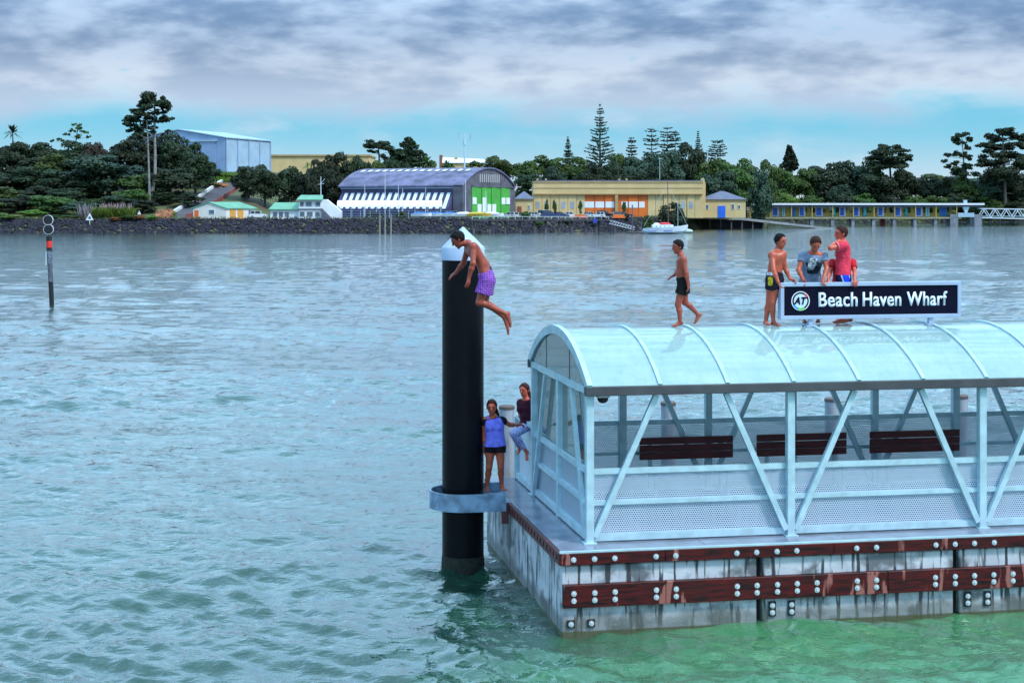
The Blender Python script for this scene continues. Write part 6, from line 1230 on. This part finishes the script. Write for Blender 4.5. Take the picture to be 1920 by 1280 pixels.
for px, lab in ((1088, 'orange plastic barrier left of the parked silver hatchback'), (1160, 'orange plastic barrier between the parked grey and black cars')):
    b = thing('plastic_barrier', lab, 'barrier', (pX(px, 408), 408, 3.4)); x = pX(px, 408)
    MB().prism([(x - 1.6, 407.7, 3.38), (x + 1.6, 407.7, 3.38), (x + 1.4, 407.85, 4.3), (x - 1.4, 407.85, 4.3)], (0, .5, 0)).build('body', ORB, b); MB().box(x - 1.7, x + 1.7, 407.5, 408.4, 3.36, 3.5).build('foot', ORB, b)
# boats stored on the quay
def dinghy(px, Y, L_, m, label, cover=None):
    x = pX(px, Y); b = thing('stored_dinghy', label, 'boat', (x, Y, 3.4)); k = 12; vs, fs = [], []
    for i_ in range(k + 1):
        f = i_ / k; hw_ = .75 * (1 - max(0, (f - .45) / .55) ** 2.2) * (.85 + .15 * min(1, f * 4)); xx = x - L_ / 2 + L_ * f
        vs += [(xx, Y - hw_, 4.5 + .25 * f * f), (xx, Y - hw_ * .7, 3.95), (xx, Y, 3.75 + .2 * f * f), (xx, Y + hw_ * .7, 3.95), (xx, Y + hw_, 4.5 + .25 * f * f)]
    for i_ in range(k):
        for q_ in range(4): fs.append((5 * i_ + q_, 5 * i_ + q_ + 1, 5 * i_ + 6 + q_, 5 * i_ + 5 + q_))
        fs.append((5 * i_ + 4, 5 * i_, 5 * i_ + 5, 5 * i_ + 9))
    fs += [(4, 3, 2, 1, 0)]; MB().add(vs, fs).build('hull', m, b)
    MB().prism([(x - L_ / 2 + .1, Y - .5, 4.52), (x + L_ * .35, Y - .5, 4.62), (x + L_ * .1, Y - .1, 5.0), (x - L_ * .3, Y - .1, 4.95)], (0, .6, 0)).build('cover', cover or WHT, b)
    for d_ in (-.25, .25): MB().beam((x + L_ * d_, Y - .6, 3.4), (x + L_ * d_, Y + .6, 3.4), .1, .9).build('trailer_frame', GALV, b)
BLC = mat('blue_canvas', (0.04, 0.16, 0.50), 0.7); YLH = mat('yellow_hull', (0.55, 0.40, 0.05), 0.5)
for a in ((790, 389, 5, WHT, 'blue covered dinghy on the quay left of the green hangar doors', BLC), (818, 390, 5.5, WHT, 'white dinghy with blue cover nearest the hangar corner pier', BLC), (872, 389, 5, WHT, 'white dinghy stored before the hangar corner pier', WHT),
          (898, 388.5, 6, YLH, 'yellow hulled dinghy stored before the green hangar doors', YLH), (925, 389.5, 5, WHT, 'white dinghy stored right of the yellow one', WHT), (845, 389, 4.5, WHT, 'white dinghy between the blue covered ones and the pier', BLC)): dinghy(*a)
for px, yt, lab in ((722, 322, 'tallest slim white mast in the boat yard'), (684, 346, 'slim mast at the left of the boat yard'), (747, 346, 'slim mast right of the tallest one'), (755, 354, 'short mast beside the sea wall bush'), (798, 352, 'slim mast before the hangar stripes at the right'), (873, 334, 'white flagpole before the hangar corner pier'), (911, 358, 'short mast before the green doors')):
    b = thing('yacht_mast', lab, 'mast', (pX(px, 389), 389, 3.4), 'masts in the boat yard'); MB().tube((pX(px, 389), 389, 3.4), (pX(px, 389), 389, zy(yt, 389)), .085, .05, 8).build('spar', WS, b); MB().beam((pX(px - 2.2, 389), 389, zy(lerp(yt, 405, .35), 389)), (pX(px + 2.2, 389), 389, zy(lerp(yt, 405, .35), 389)), .05, .05).build('spreader', WS, b)
b = thing('signal_mast', 'white signal mast with crossed yards behind the clubhouse', 'mast', (pX(602, 396), 396, 3.4)); MB().tube((pX(602, 396), 396, 3.4), (pX(601.5, 396), 396, zy(331, 396)), .14, .07, 8).build('pole', WS, b)
MB().beam((pX(596, 396), 396, zy(346, 396)), (pX(608, 396), 396, zy(344, 396)), .08, .08).build('yard', WS, b); MB().beam((pX(602, 396), 396, zy(344, 396)), (pX(609, 396), 396, zy(335, 396)), .07, .07).build('gaff', WS, b)
# phone mast
Yp = 428; b = thing('phone_mast', 'tall grey phone mast with antenna arms behind the arched hangar', 'mast', (pX(871, Yp), Yp, 3.4)); MB().tube((pX(871, Yp), Yp, 3.4), (pX(871, Yp), Yp, zy(250, Yp)), .32, .2, 10).build('pole', GALV, b)
MB().beam((pX(859.5, Yp), Yp, zy(258, Yp)), (pX(882.5, Yp), Yp, zy(258, Yp)), .12, .14).build('crossarm', GALV, b); MB().tube((pX(871, Yp), Yp, zy(272, Yp)), (pX(871, Yp), Yp, zy(262, Yp)), .42, .42, 10).build('equipment_drum', GALV, b)
for px in (860, 882): MB().box(pX(px - 1.3, Yp), pX(px + 1.3, Yp), Yp - .2, Yp + .2, zy(261, Yp), zy(250, Yp)).build('antenna_panel', STEEL2, b)
b = thing('lamp_pole', 'thin grey lamp pole rising above the tan hangar roof', 'pole', (pX(1237, 446 + 32), 478, 4)); MB().tube((pX(1237, 478), 478, 4), (pX(1237, 478), 478, zy(298, 478)), .12, .07, 7).build('pole', GALV, b); MB().box(pX(1235, 478), pX(1239, 478), 477.8, 478.2, zy(298, 478), zy(296.5, 478)).build('lamp_head', GALV, b)
# fence of the boat yard, built panel by panel
fn = thing('yard_fence', 'pale wire fence with posts along the boat yard', 'fence', (pX(735, 386.8), 386.8, 3.4))
for k in range(13):
    a = pX(640 + k * 18, 386.8); MB().tube((a, 386.8, 3.3), (a, 386.8, 5.3), .04, .04, 6).build('post', GALV, fn)
    if k < 12:
        for zz in (4.0, 4.6, 5.25): MB().beam((a + .04, 386.8, zz), (a + 18 * 386.8 / F - .04, 386.8, zz), .03, .03).build('rail', GALV, fn)
for px in (712, 722, 733): 
    t = thing('wall_pile', {712: 'leftmost pale timber pile standing before the sea wall', 722: 'middle pale timber pile standing before the sea wall', 733: 'rightmost pale timber pile standing before the sea wall'}[px], 'pile', (pX(px, 379), 379, 0), 'piles before the sea wall'); MB().tube((pX(px, 379), 379, -1), (pX(px, 379), 379, zy(402, 379)), .2, .17, 8).build('shaft', mat('pale_timber', (0.24, 0.24, 0.20), 0.85), t); MB().lathe((pX(px, 379), 379, zy(402, 379)), [(.2, 0), (.2, .06), (.05, .14)], 8).build('cap', TBR, t)
# signs on the left bank
Ys = 384; b = thing('triangle_sign', 'white triangular navigation sign with dark symbol on a post by the sea wall', 'sign', P(168, 432, Ys)); x = pX(168, Ys); zt_ = zy(399.5, Ys); zb_ = zy(413, Ys); hw_ = 7.5 * Ys / F
MB().tube((x, Ys + .1, .5), (x, Ys + .1, zb_ + .2), .09, .09, 8).build('post', WS, b); pl = MB().prism([(x - hw_, Ys, zb_), (x + hw_, Ys, zb_), (x, Ys, zt_)], (0, .06, 0)).build('board', WHITEP, b); k_ = .45
MB().prism([(x - hw_ * k_, Ys - .03, zb_ + .35), (x + hw_ * k_, Ys - .03, zb_ + .35), (x, Ys - .03, zb_ + .35 + (zt_ - zb_) * k_)], (0, .028, 0)).build('symbol', mat('symbol_dark', (0.03, 0.10, 0.12), 0.5), pl)
Ys = 388; b = thing('arrow_sign', 'small white arrow shaped sign on a post beside the coast road', 'sign', P(261, 414, Ys)); x = pX(261, Ys); MB().tube((x, Ys + .1, 3.1), (x, Ys + .1, zy(403, Ys)), .1, .1, 8).build('post', WHITEP, b); MB().prism([(x - .45, Ys, zy(402, Ys)), (x + .45, Ys, zy(402, Ys)), (x, Ys, zy(395, Ys))], (0, .06, 0)).build('board', WHITEP, b)
# hill road, kerb, earth bank, brick fence
def ribbon(name, pts_, w0, w1, h, m, kind=None, label=None, cat=None):
    mb = MB()
    for (xa, Ya), (xb, Yb) in zip(pts_, pts_[1:]):
        for k in range(6):
            A = G(lerp(xa, xb, k / 6), lerp(Ya, Yb, k / 6)); B = G(lerp(xa, xb, (k + 1) / 6), lerp(Ya, Yb, (k + 1) / 6))
            mb.add([(A.x + w0, A.y, A.z - .3), (A.x + w1, A.y, A.z - .3), (B.x + w1, B.y, B.z - .3), (B.x + w0, B.y, B.z - .3), (A.x + w0, A.y, A.z + h), (A.x + w1, A.y, A.z + h), (B.x + w1, B.y, B.z + h), (B.x + w0, B.y, B.z + h)], [(4, 5, 6, 7), (0, 1, 5, 4), (0, 4, 7, 3), (1, 2, 6, 5)])
    return tag(mb.build(name, m), label, cat, kind=kind)
line = [(322, 394), (352, 402), (395, 425), (438, 455)]
ribbon('hill_road', line, -3.0, 3.2, 0.18, mat('road_asphalt', (0.07, 0.07, 0.085), 0.9, 0, 0.2, 0.3), 'structure')
ribbon('white_kerb', line, -3.7, -3.1, 0.9, mat('white_kerb', (0.62, 0.64, 0.66), 0.7, 0, 0.15, 0.5), None, 'white concrete kerb wall climbing the left side of the hill road', 'wall')
ribbon('red_fence', line[:-1] + [(428, 446)], 3.3, 3.5, 1.1, mat('red_brown_fence', (0.24, 0.06, 0.06), 0.8, 0, 0.4, 0.5), None, 'low red brown fence climbing the right side of the hill road', 'fence')
EARTH = mat('orange_earth', (0.27, 0.115, 0.055), 0.95, 0, 0.55, 0.6, 0.5, 3)
def mound(name, px, Y, rx, ry, rz, seed):
    g = G(px, Y); r = np.random.default_rng(seed); mb = MB(); mb.ell(g, (rx, ry, rz), 22, 12); mb.v = [v + Vector(r.normal(size=3)) * .22 for v in mb.v]; return tag(mb.build(name, EARTH, None, True), kind='structure')
mound('earth_bank', 300, 393, 2.6, 3, 1.1, 1); mound('earth_bank', 314, 399, 2.2, 4, 1.5, 2); mound('earth_bank', 306, 396, 2.0, 3, 1.9, 5); mound('earth_bank', 410, 447, 3.0, 3, 0.9, 3); mound('earth_bank', 440, 458, 3, 3, 0.7, 4)
ribbon('coast_road', [(225, 392), (275, 391.5), (330, 392), (360, 394)], -1, 1.5, 0.16, mat('coast_asphalt', (0.20, 0.19, 0.20), 0.9, 0, 0.2, 0.3), 'structure')
